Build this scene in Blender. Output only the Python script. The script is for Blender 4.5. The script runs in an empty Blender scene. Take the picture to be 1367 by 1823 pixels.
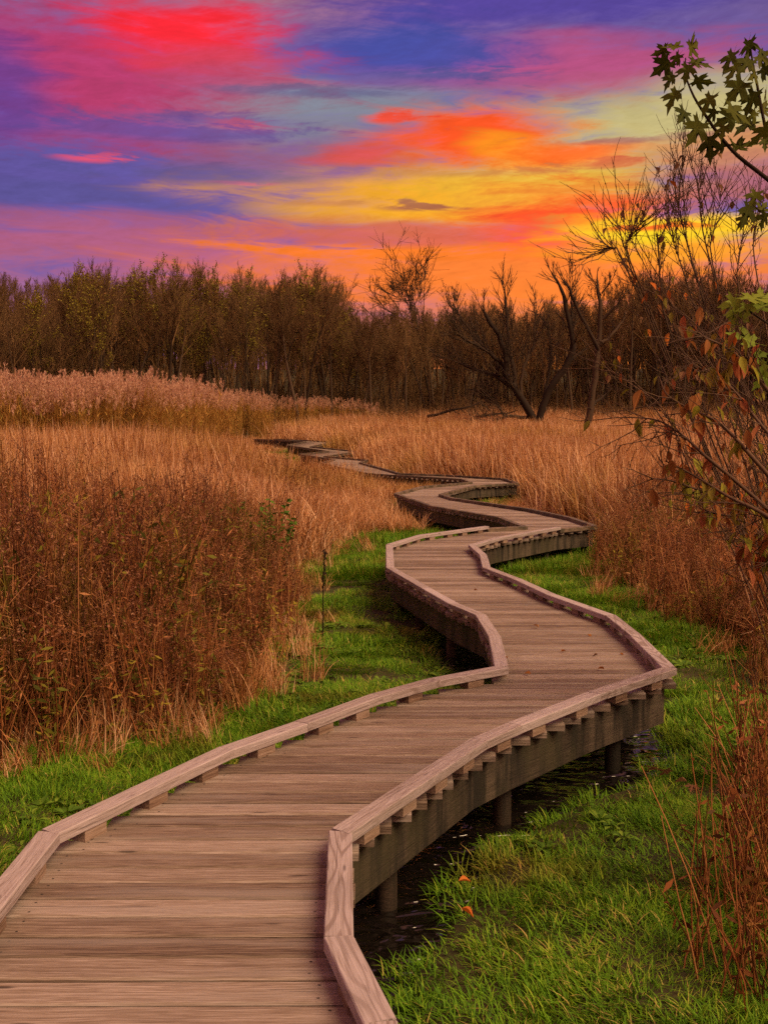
import bpy, math, random
import numpy as np
from mathutils import Vector, Matrix

SC = bpy.context.scene
COL = SC.collection
RND = random.Random(11)
NR = np.random.default_rng(7)
rad = math.radians

# ------------------------------------------------------------------ camera
EYE = 2.16
cam_d = bpy.data.cameras.new('camera')
cam = bpy.data.objects.new('camera', cam_d)
COL.objects.link(cam)
cam_d.sensor_fit = 'VERTICAL'
cam_d.sensor_height = 24.0
cam_d.lens = 24.0 * 2010.0 / 1823.0
cam_d.clip_start = 0.05
cam_d.clip_end = 6000
cam.location = (0, 0, EYE)
cam.rotation_euler = (rad(90 - 4.31), 0, 0)
SC.camera = cam

# ------------------------------------------------------------------ render settings
SC.render.engine = 'CYCLES'
cy = SC.cycles
cy.max_bounces = 4
cy.diffuse_bounces = 1
cy.glossy_bounces = 2
cy.transmission_bounces = 3
cy.transparent_max_bounces = 4
cy.caustics_reflective = False
cy.caustics_refractive = False
cy.use_denoising = False
cy.use_adaptive_sampling = True
cy.adaptive_threshold = 0.025
cy.pixel_filter_type = 'BLACKMAN_HARRIS'
cy.filter_width = 1.5
cy.sample_clamp_indirect = 3.0
cy.adaptive_min_samples = 16
vs = SC.view_settings
vs.view_transform = 'Standard'
vs.look = 'None'
vs.exposure = 0.0
vs.gamma = 1.0
vs.use_curve_mapping = False


def srgb(c):
    o = []
    for v in c:
        v = v / 255.0
        o.append(v / 12.92 if v <= 0.04045 else ((v + 0.055) / 1.055) ** 2.4)
    return tuple(o)


# ------------------------------------------------------------------ small node helper
class G:
    """thin wrapper for building node trees"""

    def __init__(self, nt):
        self.nt = nt

    def node(self, typ, **kw):
        n = self.nt.nodes.new(typ)
        for k, v in kw.items():
            setattr(n, k, v)
        return n

    def put(self, sock, v):
        if isinstance(v, bpy.types.NodeSocket):
            self.nt.links.new(v, sock)
        elif isinstance(v, (tuple, list)) and len(v) == 3 and sock.type == 'RGBA':
            sock.default_value = (*v, 1)
        else:
            sock.default_value = v

    def m(self, op, a, b=0.0, c=None, clamp=False):
        n = self.node('ShaderNodeMath', operation=op, use_clamp=clamp)
        self.put(n.inputs[0], a)
        if op not in ('SQRT', 'SINE', 'ARCSINE', 'ABSOLUTE', 'FRACT'):
            self.put(n.inputs[1], b)
        if c is not None:
            self.put(n.inputs[2], c)
        return n.outputs[0]

    def mix(self, f, a, b, blend='MIX'):
        n = self.node('ShaderNodeMix', data_type='RGBA', blend_type=blend)
        self.put(n.inputs[0], f)
        self.put(n.inputs[6], a)
        self.put(n.inputs[7], b)
        return n.outputs[2]

    def noise(self, vec, scale, detail=2.0, rough=0.5, out=0, distortion=0.0, dim='3D'):
        n = self.node('ShaderNodeTexNoise', noise_dimensions=dim)
        if vec is not None:
            self.nt.links.new(vec, n.inputs['Vector'])
        n.inputs['Scale'].default_value = scale
        n.inputs['Detail'].default_value = detail
        n.inputs['Roughness'].default_value = rough
        n.inputs['Distortion'].default_value = distortion
        return n.outputs[out]

    def comb(self, x, y, z):
        n = self.node('ShaderNodeCombineXYZ')
        for s, v in zip(n.inputs, (x, y, z)):
            self.put(s, v)
        return n.outputs[0]

    def sep(self, v):
        n = self.node('ShaderNodeSeparateXYZ')
        self.nt.links.new(v, n.inputs[0])
        return n.outputs

    def vmul(self, v, s):
        n = self.node('ShaderNodeVectorMath', operation='MULTIPLY')
        self.put(n.inputs[0], v)
        self.put(n.inputs[1], s)
        return n.outputs[0]

    def vadd(self, v, s):
        n = self.node('ShaderNodeVectorMath', operation='ADD')
        self.put(n.inputs[0], v)
        self.put(n.inputs[1], s)
        return n.outputs[0]

    def ramp(self, f, stops, interp='LINEAR'):
        n = self.node('ShaderNodeValToRGB')
        cr = n.color_ramp
        cr.interpolation = interp
        while len(cr.elements) < len(stops):
            cr.elements.new(0.5)
        for e, (p, c) in zip(cr.elements, stops):
            e.position = p
            e.color = (*c, 1)
        self.put(n.inputs[0], f)
        return n.outputs[0]

    def smooth(self, v, lo, hi):
        n = self.node('ShaderNodeMapRange', interpolation_type='SMOOTHSTEP')
        self.put(n.inputs[0], v)
        n.inputs[1].default_value = lo
        n.inputs[2].default_value = hi
        return n.outputs[0]


# ------------------------------------------------------------------ world: sunset sky with lit cloud banks
world = bpy.data.worlds.new('World')
SC.world = world
world.use_nodes = True
world.cycles.sampling_method = 'NONE'
nt = world.node_tree
nt.nodes.clear()
g = G(nt)
tc = g.node('ShaderNodeTexCoord')
d = tc.outputs['Generated']
dx, dy, dz = g.sep(d)
az0 = g.m('MULTIPLY', g.m('ARCTAN2', dx, dy), 57.29578)
el0 = g.m('MULTIPLY', g.m('ARCSINE', dz), 57.29578)
sv = g.comb(g.m('MULTIPLY', az0, 0.055), g.m('MULTIPLY', el0, 0.30), 0.0)      # streaky cloud space
nA = g.noise(sv, 1.0, 3.0, 0.6, 1, 0.0, '2D')
sv2 = g.comb(g.m('MULTIPLY', az0, 0.17), g.m('MULTIPLY_ADD', el0, 1.15, g.m('MULTIPLY', az0, 0.06)), 0.0)
nB = g.noise(sv2, 1.0, 5.0, 0.66, 0, 0.5, '2D')
sv3 = g.comb(g.m('MULTIPLY', az0, 0.55), g.m('MULTIPLY_ADD', el0, 2.4, g.m('MULTIPLY', az0, -0.30)), 0.0)
nC = g.m('SUBTRACT', g.noise(g.vadd(sv3, g.vmul(nA, (2.0, 3.0, 0.0))), 1.0, 5.0, 0.7, 0, 0.0, '2D'), 0.5)
nBc = g.m('MULTIPLY_ADD', nC, 0.45, g.m('SUBTRACT', nB, 0.5))
flat = g.comb(az0, el0, 0.0)
wv = g.node('ShaderNodeVectorMath', operation='MULTIPLY_ADD')
nt.links.new(nA, wv.inputs[0])
wv.inputs[1].default_value = (7.0, 2.8, 0.0)
nt.links.new(g.vadd(flat, (-3.5, -1.4, 0.0)), wv.inputs[2])
warp_big = g.comb(g.sep(wv.outputs[0])[0], g.sep(wv.outputs[0])[1], 0.0)
warp_small = g.comb(g.m('MULTIPLY_ADD', nBc, 3.0, az0), g.m('MULTIPLY_ADD', nBc, 0.45, el0), 0.0)
# mauve and salmon cloud sheets all round, dusk blue between them
broad = g.noise(g.comb(g.m('MULTIPLY', az0, 0.022), g.m('MULTIPLY', el0, 0.06), 0.0), 1.0, 2.0, 0.55, 0, 0.0, '2D')
base = g.ramp(broad, [(0.28, srgb((122, 96, 142))), (0.42, srgb((164, 108, 122))), (0.55, srgb((196, 122, 108))), (0.72, srgb((226, 144, 104)))])
sky = g.node('ShaderNodeTexSky', sky_type='NISHITA')
sky.sun_disc = False
sky.sun_elevation = rad(3.0)
sky.sun_rotation = rad(12.0)
low = g.m('MULTIPLY', g.smooth(el0, 24.0, 16.0), g.smooth(g.m('ABSOLUTE', az0), 60.0, 20.0))
base = g.mix(low, base, srgb((94, 80, 156)))
BANKS = [
    (10.0, 3.5, 18.0, 5.5, (236, 122, 52), 1.0), (-14.0, 5.5, 16.0, 2.9, (172, 104, 148), 0.95),
    (-9.6, 8.7, 20.2, 1.45, (186, 92, 125), 0.85), (5.0, 7.6, 15.5, 2.3, (252, 122, 40), 0.98),
    (-1.8, 12.6, 9.2, 3.08, (160, 98, 122), 0.70), (-3.2, 15.5, 9.8, 1.55, (130, 136, 150), 0.92),
    (14.5, 14.3, 10.5, 2.3, (200, 186, 122), 0.95), (3.3, 11.3, 10.9, 1.62, (245, 168, 30), 1.00),
    (7.7, 12.5, 7.0, 1.79, (232, 186, 55), 0.90), (4.6, 13.9, 5.2, 1.58, (255, 80, 22), 1.00),
    (6.3, 13.5, 2.6, 0.67, (255, 150, 12), 0.90), (9.3, 13.3, 3.5, 0.61, (255, 98, 22), 0.90),
    (0.2, 14.9, 1.3, 0.28, (245, 70, 45), 0.95), (-1.2, 13.2, 2.8, 0.62, (232, 72, 52), 0.75),
    (17.5, 12.8, 6.5, 1.2, (212, 140, 92), 0.95), (9.0, 10.0, 6.6, 1.9, (255, 72, 26), 1.00), (17.5, 11.4, 5.5, 1.0, (176, 94, 106), 0.85),
    (12.6, 9.6, 5.2, 1.0, (255, 214, 25), 1.00), (16.5, 9.7, 3.3, 0.56, (255, 200, 25), 0.90),
    (12.9, 9.6, 2.5, 0.21, (245, 75, 15), 0.90), (8.7, 17.2, 10.9, 1.50, (188, 74, 125), 0.90),
    (8.1, 19.6, 14.3, 0.94, (82, 64, 156), 1.00), (1.0, 17.9, 6.3, 1.50, (60, 74, 164), 0.95),
    (-13.6, 16.6, 10.2, 3.2, (188, 54, 106), 0.97), (-18.6, 15.6, 2.8, 2.24, (95, 60, 146), 0.80),
    (-9.3, 18.5, 4.6, 1.70, (255, 34, 52), 1.00), (-6.7, 17.2, 5.0, 0.73, (220, 60, 84), 0.80),
    (-6.5, 16.3, 5.5, 0.54, (190, 70, 110), 0.60), (-14.2, 12.7, 1.9, 0.23, (232, 80, 112), 0.90),
    (1.2, 10.8, 1.7, 0.21, (150, 75, 72), 0.80), (-0.1, 8.7, 8.4, 0.46, (255, 122, 25), 0.95),
    (0.5, 9.9, 7.5, 0.64, (216, 92, 82), 0.80), (-8.4, 14.7, 5.2, 0.35, (92, 84, 152), 0.70),
    (-6.9, 14.5, 2.0, 0.35, (196, 80, 110), 0.80), (11.7, 13.7, 3.7, 0.23, (158, 106, 108), 0.75),
    (-7.1, 11.8, 1.6, 0.08, (228, 112, 122), 0.80), (11.2, 12.6, 1.9, 0.26, (215, 80, 60), 0.70),
    (-10.6, 14.1, 7.1, 0.45, (86, 76, 158), 0.70),
    (-3.0, 16.1, 6.0, 0.30, (92, 98, 142), 0.7), (-8.5, 12.2, 7.0, 0.40, (84, 82, 144), 0.6), (-14.5, 10.7, 8.0, 0.55, (88, 80, 150), 0.7),
    (2.5, 16.9, 4.5, 0.28, (70, 78, 146), 0.7), (13.5, 8.3, 6.0, 0.75, (255, 158, 22), 0.95), (4.0, 12.4, 6.0, 0.22, (196, 130, 74), 0.6),
    (-2.0, 11.0, 3.0, 0.20, (190, 118, 84), 0.6), (8.5, 11.5, 3.5, 0.20, (236, 132, 40), 0.6)]
c = base
for (a, e, ra, re, colr, w) in BANKS:
    n_ = g.node('ShaderNodeVectorMath', operation='MULTIPLY_ADD')
    nt.links.new(warp_big if re >= 0.5 else warp_small, n_.inputs[0])
    n_.inputs[1].default_value = (1 / ra, 1 / re, 0)
    n_.inputs[2].default_value = (-a / ra, -e / re, 0)
    ln = g.node('ShaderNodeVectorMath', operation='LENGTH')
    nt.links.new(n_.outputs[0], ln.inputs[0])
    mr = g.node('ShaderNodeMapRange', interpolation_type='SMOOTHSTEP')
    nt.links.new(g.m('MULTIPLY_ADD', nBc, 1.25 if re >= 0.5 else 3.0, ln.outputs['Value']), mr.inputs[0])
    mr.inputs[1].default_value = 1.36
    mr.inputs[2].default_value = 0.28
    mr.inputs[4].default_value = w
    c = g.mix(mr.outputs[0], c, srgb(colr))
fine = g.m('ADD', g.m('ADD', 1.0, g.m('MULTIPLY', nBc, 0.3)), g.m('MULTIPLY', nC, 0.34))
cf = g.node('ShaderNodeVectorMath', operation='SCALE')
nt.links.new(c, cf.inputs[0])
nt.links.new(fine, cf.inputs['Scale'])
bg1 = g.node('ShaderNodeBackground')
nt.links.new(cf.outputs[0], bg1.inputs[0])
bg1.inputs[1].default_value = 0.97
bg2 = g.node('ShaderNodeBackground')
nt.links.new(sky.outputs[0], bg2.inputs[0])
bg2.inputs[1].default_value = 0.004
ad = g.node('ShaderNodeAddShader')
nt.links.new(bg1.outputs[0], ad.inputs[0])
nt.links.new(bg2.outputs[0], ad.inputs[1])
wo = g.node('ShaderNodeOutputWorld')
nt.links.new(ad.outputs[0], wo.inputs[0])

# ------------------------------------------------------------------ soft warm lamp added behind camera right to light the ground; not the sunset
soft_lamp_d = bpy.data.lights.new('sun', 'SUN')
sun = bpy.data.objects.new('sun', soft_lamp_d)
COL.objects.link(sun)
soft_lamp_d.energy = 4.3
soft_lamp_d.angle = rad(38)
soft_lamp_d.color = (1.0, 0.70, 0.40)
sun.rotation_euler = Vector((-0.55, 0.42, -0.75)).to_track_quat('-Z', 'Y').to_euler()


# ------------------------------------------------------------------ object helpers
def tag(o, label=None, cat=None, group=None, kind=None):
    if label: o['label'] = label
    if cat: o['category'] = cat
    if group: o['group'] = group
    if kind: o['kind'] = kind
    return o


def empty(name, loc=(0, 0, 0), rz=0.0):
    o = bpy.data.objects.new(name, None)
    COL.objects.link(o)
    o.location = loc
    o.rotation_euler = (0, 0, rz)
    o.empty_display_size = 0.2
    return o


def link(name, me, parent=None, loc=(0, 0, 0), rot=(0, 0, 0), scale=(1, 1, 1)):
    o = bpy.data.objects.new(name, me)
    COL.objects.link(o)
    o.location = loc
    o.rotation_euler = rot
    o.scale = scale
    if parent is not None:
        o.parent = parent
    return o


def mesh(name, verts, faces, mat=None, smooth=False, attrs=None):
    """faces: array (n,3) or (n,4), or list of such arrays"""
    me = bpy.data.meshes.new(name)
    verts = np.asarray(verts, dtype=np.float32).reshape(-1, 3)
    fl = faces if isinstance(faces, list) and len(faces) and isinstance(faces[0], np.ndarray) else [np.asarray(faces, dtype=np.int32)]
    fl = [f for f in fl if len(f)]
    loops = np.concatenate([f.ravel() for f in fl]).astype(np.int32)
    tot = np.concatenate([np.full(len(f), f.shape[1]) for f in fl]).astype(np.int32)
    start = np.concatenate([[0], np.cumsum(tot)[:-1]]).astype(np.int32)
    me.vertices.add(len(verts))
    me.vertices.foreach_set('co', verts.ravel())
    me.loops.add(len(loops))
    me.loops.foreach_set('vertex_index', loops)
    me.polygons.add(len(tot))
    me.polygons.foreach_set('loop_start', start)
    me.polygons.foreach_set('loop_total', tot)
    if smooth:
        me.polygons.foreach_set('use_smooth', np.ones(len(tot), dtype=bool))
    me.update(calc_edges=True)
    me.validate()
    if attrs:
        for k, a in attrs.items():
            at = me.attributes.new(k, 'FLOAT', 'POINT')
            at.data.foreach_set('value', np.asarray(a, dtype=np.float32))
    if mat:
        me.materials.append(mat)
    return me


class MB:
    """collects geometry for one mesh"""

    def __init__(self):
        self.v, self.q, self.t, self.a = [], [], [], []
        self.n = 0

    def add(self, verts, quads=None, tris=None, tint=0.5):
        verts = np.asarray(verts, dtype=np.float32).reshape(-1, 3)
        self.v.append(verts)
        if np.isscalar(tint):
            tint = np.full(len(verts), tint)
        self.a.append(np.asarray(tint))
        if quads is not None and len(quads):
            self.q.append(np.asarray(quads, dtype=np.int32) + self.n)
        if tris is not None and len(tris):
            self.t.append(np.asarray(tris, dtype=np.int32) + self.n)
        self.n += len(verts)

    def tube(self, pts, radii, k=4, tint=0.5):
        pts = np.asarray(pts, dtype=np.float64)
        n = len(pts)
        radii = np.asarray(radii, dtype=np.float64) * np.ones(n)
        tn = np.gradient(pts, axis=0)
        tn /= np.linalg.norm(tn, axis=1)[:, None] + 1e-9
        ref = np.array([0.31, 0.93, 0.2]) if abs(tn[0, 2]) > 0.6 else np.array([0.1, 0.05, 0.99])
        s = np.cross(tn, ref)
        s /= np.linalg.norm(s, axis=1)[:, None] + 1e-9
        b = np.cross(tn, s)
        an = np.arange(k) * 2 * np.pi / k
        ring = pts[:, None, :] + radii[:, None, None] * (np.cos(an)[None, :, None] * s[:, None, :] + np.sin(an)[None, :, None] * b[:, None, :])
        i = np.arange(n - 1)[:, None] * k
        j = np.arange(k)[None, :]
        j2 = (j + 1) % k
        q = np.stack([i + j, i + j2, i + k + j2, i + k + j], axis=-1).reshape(-1, 4)
        self.add(ring.reshape(-1, 3), q, None, tint)

    def blade(self, base, h, w, ang, lean, curl, seg=3, tint=0.5, face=None):
        """a grass blade: leans towards ang, curls over"""
        t = np.linspace(0, 1, seg + 1)
        out = lean * t + curl * t ** 2.2
        z = h * (t - 0.35 * curl / max(h, 1e-3) * t ** 3)
        ca, sa = math.cos(ang), math.sin(ang)
        c = np.stack([base[0] + ca * out, base[1] + sa * out, base[2] + z], axis=1)
        fa = ang + math.pi / 2 if face is None else face
        ww = w * (1 - t ** 1.6) * 0.5 + w * 0.04
        off = np.stack([np.cos(fa) * ww, np.sin(fa) * ww, np.zeros_like(ww)], axis=1)
        v = np.empty((2 * (seg + 1), 3))
        v[0::2] = c - off
        v[1::2] = c + off
        i = np.arange(seg) * 2
        self.add(v, np.stack([i, i + 1, i + 3, i + 2], axis=1), None, tint)

    def leafquad(self, p, size, rng, tint=0.5, asp=0.5, up=None):
        """a pointed four-sided leaf at p in a random direction"""
        a = rng.uniform(0, 6.283)
        e = rng.uniform(-1.0, 0.9) if up is None else up
        dr = np.array([math.cos(a) * math.cos(e), math.sin(a) * math.cos(e), math.sin(e)])
        s = np.cross(dr, np.array([rng.uniform(-1, 1), rng.uniform(-1, 1), rng.uniform(-1, 1)]))
        s /= np.linalg.norm(s) + 1e-9
        p = np.asarray(p)
        self.add([p, p + dr * size * 0.45 + s * size * asp * 0.5, p + dr * size, p + dr * size * 0.45 - s * size * asp * 0.5], [(0, 1, 2, 3)], None, tint)

    def mesh(self, name, mat, smooth=False):
        f = []
        if self.q: f.append(np.concatenate(self.q))
        if self.t: f.append(np.concatenate(self.t))
        return mesh(name, np.concatenate(self.v), f, mat, smooth, {'tint': np.concatenate(self.a)})


# ------------------------------------------------------------------ terrain functions
def sstep(x, a, b):
    t = np.clip((np.asarray(x, dtype=float) - a) / (b - a), 0, 1)
    return t * t * (3 - 2 * t)


def rise(y):
    return 0.85 * sstep(y, 24, 72) + 0.95 * sstep(y, 71.8, 94)


RIGHT = [(0.05, 1.6), (-0.01, 2.88), (-0.14, 3.38), (-0.17, 4.29), (0.30, 5.23), (0.48, 5.59), (0.69, 5.88), (1.24, 6.58), (1.86, 7.27), (1.90, 8.46), (1.89, 9.35), (1.57, 10.53), (1.38, 11.61), (1.15, 12.59), (1.22, 13.84), (1.17, 15.00), (1.61, 15.99), (2.74, 17.70), (3.43, 18.32), (3.31, 19.94), (2.85, 22.03), (2.06, 24.14), (1.55, 25.46), (1.34, 26.77), (1.66, 27.94), (2.35, 30.11), (3.72, 31.33), (3.53, 33.41), (1.98, 35.09), (0.49, 35.97), (0.10, 37.98), (-0.89, 42.32), (-0.65, 44.07), (-2.46, 46.84), (-1.16, 51.26), (-3.64, 56.13), (-2.83, 63.05), (-6.96, 71.74)]
LEFT = [(-1.20, 1.6), (-1.29, 2.9), (-1.30, 4.28), (-0.77, 5.43), (-0.44, 5.91), (-0.04, 6.53), (0.32, 6.95), (0.77, 7.31), (0.83, 8.39), (0.81, 9.38), (0.62, 9.99), (0.41, 10.96), (0.07, 12.56), (0.07, 15.03), (0.54, 16.37), (1.63, 17.83), (2.27, 18.18), (2.21, 18.59), (2.06, 20.01), (1.52, 21.43), (0.94, 23.08), (0.28, 27.09), (1.03, 29.87), (2.44, 31.71), (2.30, 33.14), (0.04, 35.38), (-0.57, 36.12), (-2.36, 42.13), (-1.96, 44.56), (-3.64, 48.70), (-2.53, 51.26), (-4.96, 57.94), (-4.41, 63.61), (-8.3, 71.74)]
RX, RY = np.array([p[0] for p in RIGHT]), np.array([p[1] for p in RIGHT])
LX, LY = np.array([p[0] for p in LEFT]), np.array([p[1] for p in LEFT])


def xr(y): return np.interp(y, RY, RX)


def xl(y): return np.interp(y, LY, LX)


DECK = 0.5
_ph = NR.uniform(0, 6.28, (14, 3))
_fr = NR.normal(0, 1, (14, 2))


def bumps(x, y, s):
    o = 0
    for i in range(14):
        o = o + np.sin(x * s * _fr[i, 0] + y * s * _fr[i, 1] + _ph[i, 0])
    return o / 14 ** 0.5 / 1.4


def ground_z(x, y):
    x = np.asarray(x, dtype=float)
    y = np.asarray(y, dtype=float)
    z = 0.05 + rise(y) + 0.035 * bumps(x, y, 1.1) + 0.02 * bumps(y, x, 3.3)
    u_l = x - xl(y)
    u_r = x - xr(y)
    wob = 0.10 * bumps(x + 3, y, 2.3)
    on = (1 - sstep(y, 10.6, 11.6)) * sstep(y, 1.0, 2.0)
    trench = sstep(u_l + wob, -0.25, 0.15) * (1 - sstep(u_r + wob, 0.03, 0.29)) * on
    z = z - 0.24 * trench
    # the hollow below the deck further out is only damp
    z = z - 0.05 * sstep(u_l, -0.2, 0.2) * (1 - sstep(u_r, -0.2, 0.2)) * (1 - on)
    z = z + 11.0 * sstep(y, 112, 215) + 20 * sstep(-x, 25, 100) * sstep(y, 170, 330)
    return z


# ------------------------------------------------------------------ materials
def new_mat(name):
    m = bpy.data.materials.new(name)
    m.use_nodes = True
    m.node_tree.nodes.clear()
    return m, G(m.node_tree)


def finish(gg, colr, rough=0.8, bump=None, bstr=0.3, bdist=0.01, spec=0.3, translucent=0.0):
    p = gg.node('ShaderNodeBsdfPrincipled')
    gg.put(p.inputs['Base Color'], colr)
    gg.put(p.inputs['Roughness'], rough)
    p.inputs['Specular IOR Level'].default_value = spec
    if bump is not None:
        b = gg.node('ShaderNodeBump')
        b.inputs['Strength'].default_value = bstr
        b.inputs['Distance'].default_value = bdist
        gg.nt.links.new(bump, b.inputs['Height'])
        gg.nt.links.new(b.outputs[0], p.inputs['Normal'])
    out = gg.node('ShaderNodeOutputMaterial')
    if translucent > 0:
        t = gg.node('ShaderNodeBsdfTranslucent')
        gg.put(t.inputs[0], colr)
        mx = gg.node('ShaderNodeMixShader')
        mx.inputs[0].default_value = translucent
        gg.nt.links.new(p.outputs[0], mx.inputs[1])
        gg.nt.links.new(t.outputs[0], mx.inputs[2])
        gg.nt.links.new(mx.outputs[0], out.inputs[0])
    else:
        gg.nt.links.new(p.outputs[0], out.inputs[0])


def wood_mat(name, cols, ring=0.0, stain=None, moss=0.0, grain_sc=1.0, vary=0.35, screws=False):
    """weathered softwood, grain along the object's local X"""
    m, q = new_mat(name)
    t = q.node('ShaderNodeTexCoord').outputs['Object']
    oi = q.node('ShaderNodeObjectInfo').outputs['Random']
    off = q.comb(q.m('MULTIPLY', oi, 37.0), q.m('MULTIPLY', oi, 91.0), q.m('MULTIPLY', oi, 13.0))
    p = q.vadd(t, off)
    warp = q.noise(q.vmul(p, (1.6, 7.0, 7.0)), 1.0, 2.0, 0.5, 1)
    pw = q.vadd(p, q.vmul(warp, (0.0, 0.035, 0.035)))
    g1 = q.noise(q.vmul(pw, (2.6 * grain_sc, 105, 105)), 1.0, 4.0, 0.7)
    g2 = q.noise(q.vmul(pw, (9.0 * grain_sc, 260, 260)), 1.0, 3.0, 0.7)
    gr = q.m('ADD', q.m('MULTIPLY', g1, 0.55), q.m('MULTIPLY', g2, 0.45))
    gr = q.m('MULTIPLY_ADD', q.m('SUBTRACT', gr, 0.5), 1.35, 0.5)
    tone = q.m('ADD', q.m('MULTIPLY', q.m('SUBTRACT', oi, 0.5), vary), gr)
    col_ = q.ramp(tone, [(0.28, cols[0]), (0.42, cols[1]), (0.55, cols[2]), (0.72, cols[3])])
    height = gr
    if ring > 0:
        lowx = q.noise(q.vmul(p, (1.5, 4.0, 4.0)), 1.0, 1.0, 0.4)
        px_, py_, pz_ = q.sep(t)
        rr = q.m('ADD', q.m('MULTIPLY', q.m('ABSOLUTE', q.m('ADD', py_, q.m('MULTIPLY', q.m('SUBTRACT', oi, 0.5), 0.03))), 14.0), q.m('MULTIPLY', lowx, 6.0))
        wv = q.m('ABSOLUTE', q.m('SINE', q.m('MULTIPLY', rr, 6.5)))
        wv = q.smooth(wv, 0.75, 1.0)
        strong = q.m('MULTIPLY', q.smooth(q.m('FRACT', q.m('MULTIPLY', oi, 7.3)), 0.25, 0.9), ring)
        col_ = q.mix(q.m('MULTIPLY', wv, strong), col_, cols[0])
        height = q.m('SUBTRACT', gr, q.m('MULTIPLY', wv, 0.3))
    ck = q.noise(q.vmul(pw, (0.8, 95, 95)), 1.0, 2.0, 0.6)
    col_ = q.mix(q.m('MULTIPLY', q.smooth(ck, 0.66, 0.74), 0.65), col_, tuple(v * 0.35 for v in cols[0]))
    height = q.m('SUBTRACT', height, q.m('MULTIPLY', q.smooth(ck, 0.66, 0.74), 0.5))
    # knots and dark checks
    vo = q.node('ShaderNodeTexVoronoi')
    vo.inputs['Scale'].default_value = 1.0
    q.nt.links.new(q.vmul(pw, (2.4, 13, 13)), vo.inputs['Vector'])
    kn = q.smooth(vo.outputs['Distance'], 0.13, 0.05)
    col_ = q.mix(q.m('MULTIPLY', kn, 0.75), col_, tuple(v * 0.22 for v in cols[0]))
    blot = q.noise(q.vmul(p, (2.2, 4.0, 4.0)), 1.0, 3.0, 0.6)
    col_ = q.mix(q.m('MULTIPLY', q.smooth(blot, 0.5, 0.75), 0.35), col_, tuple(v * 0.6 for v in cols[1]))
    if screws:
        sx, sy, sz = q.sep(t)
        ax = q.m('ABSOLUTE', q.m('SUBTRACT', q.m('ABSOLUTE', sx), 0.50))
        ay = q.m('SUBTRACT', q.m('ABSOLUTE', sy), 0.038)
        dist = q.m('SQRT', q.m('ADD', q.m('MULTIPLY', ax, ax), q.m('MULTIPLY', ay, ay)))
        col_ = q.mix(q.m('MULTIPLY', q.smooth(dist, 0.0065, 0.004), 0.9), col_, (0.02, 0.016, 0.014))
        # grey weathering in long patches
        gw = q.noise(q.vmul(p, (0.9, 9.0, 9.0)), 1.0, 3.0, 0.6)
        col_ = q.mix(q.m('MULTIPLY', q.smooth(gw, 0.45, 0.72), 0.55), col_, (0.30, 0.255, 0.235))
    if stain is not None:
        wp = q.node('ShaderNodeNewGeometry').outputs['Position']
        st = q.noise(q.vmul(wp, (9, 9, 1.1)), 1.0, 3.0, 0.6)
        col_ = q.mix(q.smooth(st, 0.42, 0.66), col_, stain[0])
        st2 = q.noise(q.vmul(wp, (2.3, 2.3, 1.5)), 1.0, 3.0, 0.6)
        col_ = q.mix(q.m('MULTIPLY', q.smooth(st2, 0.45, 0.7), 0.7), col_, stain[1])
    if moss > 0:
        wp = q.node('ShaderNodeNewGeometry').outputs['Position']
        ms = q.noise(wp, 5.0, 4.0, 0.7)
        col_ = q.mix(q.m('MULTIPLY', q.smooth(ms, 0.40, 0.60), moss), col_, (0.035, 0.036, 0.022))
    finish(q, col_, 0.66, height, 0.6, 0.005, 0.35)
    return m


M = {}
M['plank'] = wood_mat('deck_plank_wood', [(0.075, 0.048, 0.034), (0.165, 0.114, 0.085), (0.25, 0.184, 0.146), (0.40, 0.32, 0.285)], vary=0.26, screws=True)
M['rail'] = wood_mat('curb_rail_wood', [(0.19, 0.135, 0.12), (0.34, 0.275, 0.27), (0.42, 0.35, 0.36), (0.51, 0.43, 0.45)], ring=0.7, vary=0.15, grain_sc=0.7)
M['old_rail'] = wood_mat('old_curb_wood', [(0.05, 0.035, 0.025), (0.12, 0.085, 0.06), (0.20, 0.14, 0.10), (0.30, 0.22, 0.17)], moss=0.75, vary=0.2)
M['block'] = wood_mat('spacer_block_wood', [(0.11, 0.065, 0.045), (0.22, 0.14, 0.10), (0.29, 0.20, 0.15), (0.38, 0.28, 0.23)], vary=0.3)
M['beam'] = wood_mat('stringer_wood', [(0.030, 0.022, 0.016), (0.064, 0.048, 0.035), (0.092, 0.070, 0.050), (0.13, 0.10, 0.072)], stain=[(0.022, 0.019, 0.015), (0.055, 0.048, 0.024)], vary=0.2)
M['pile'] = wood_mat('pile_wood', [(0.02, 0.013, 0.009), (0.045, 0.028, 0.018), (0.065, 0.042, 0.028), (0.10, 0.066, 0.046)], stain=[(0.015, 0.013, 0.008), (0.045, 0.042, 0.018)], vary=0.2)


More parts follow.
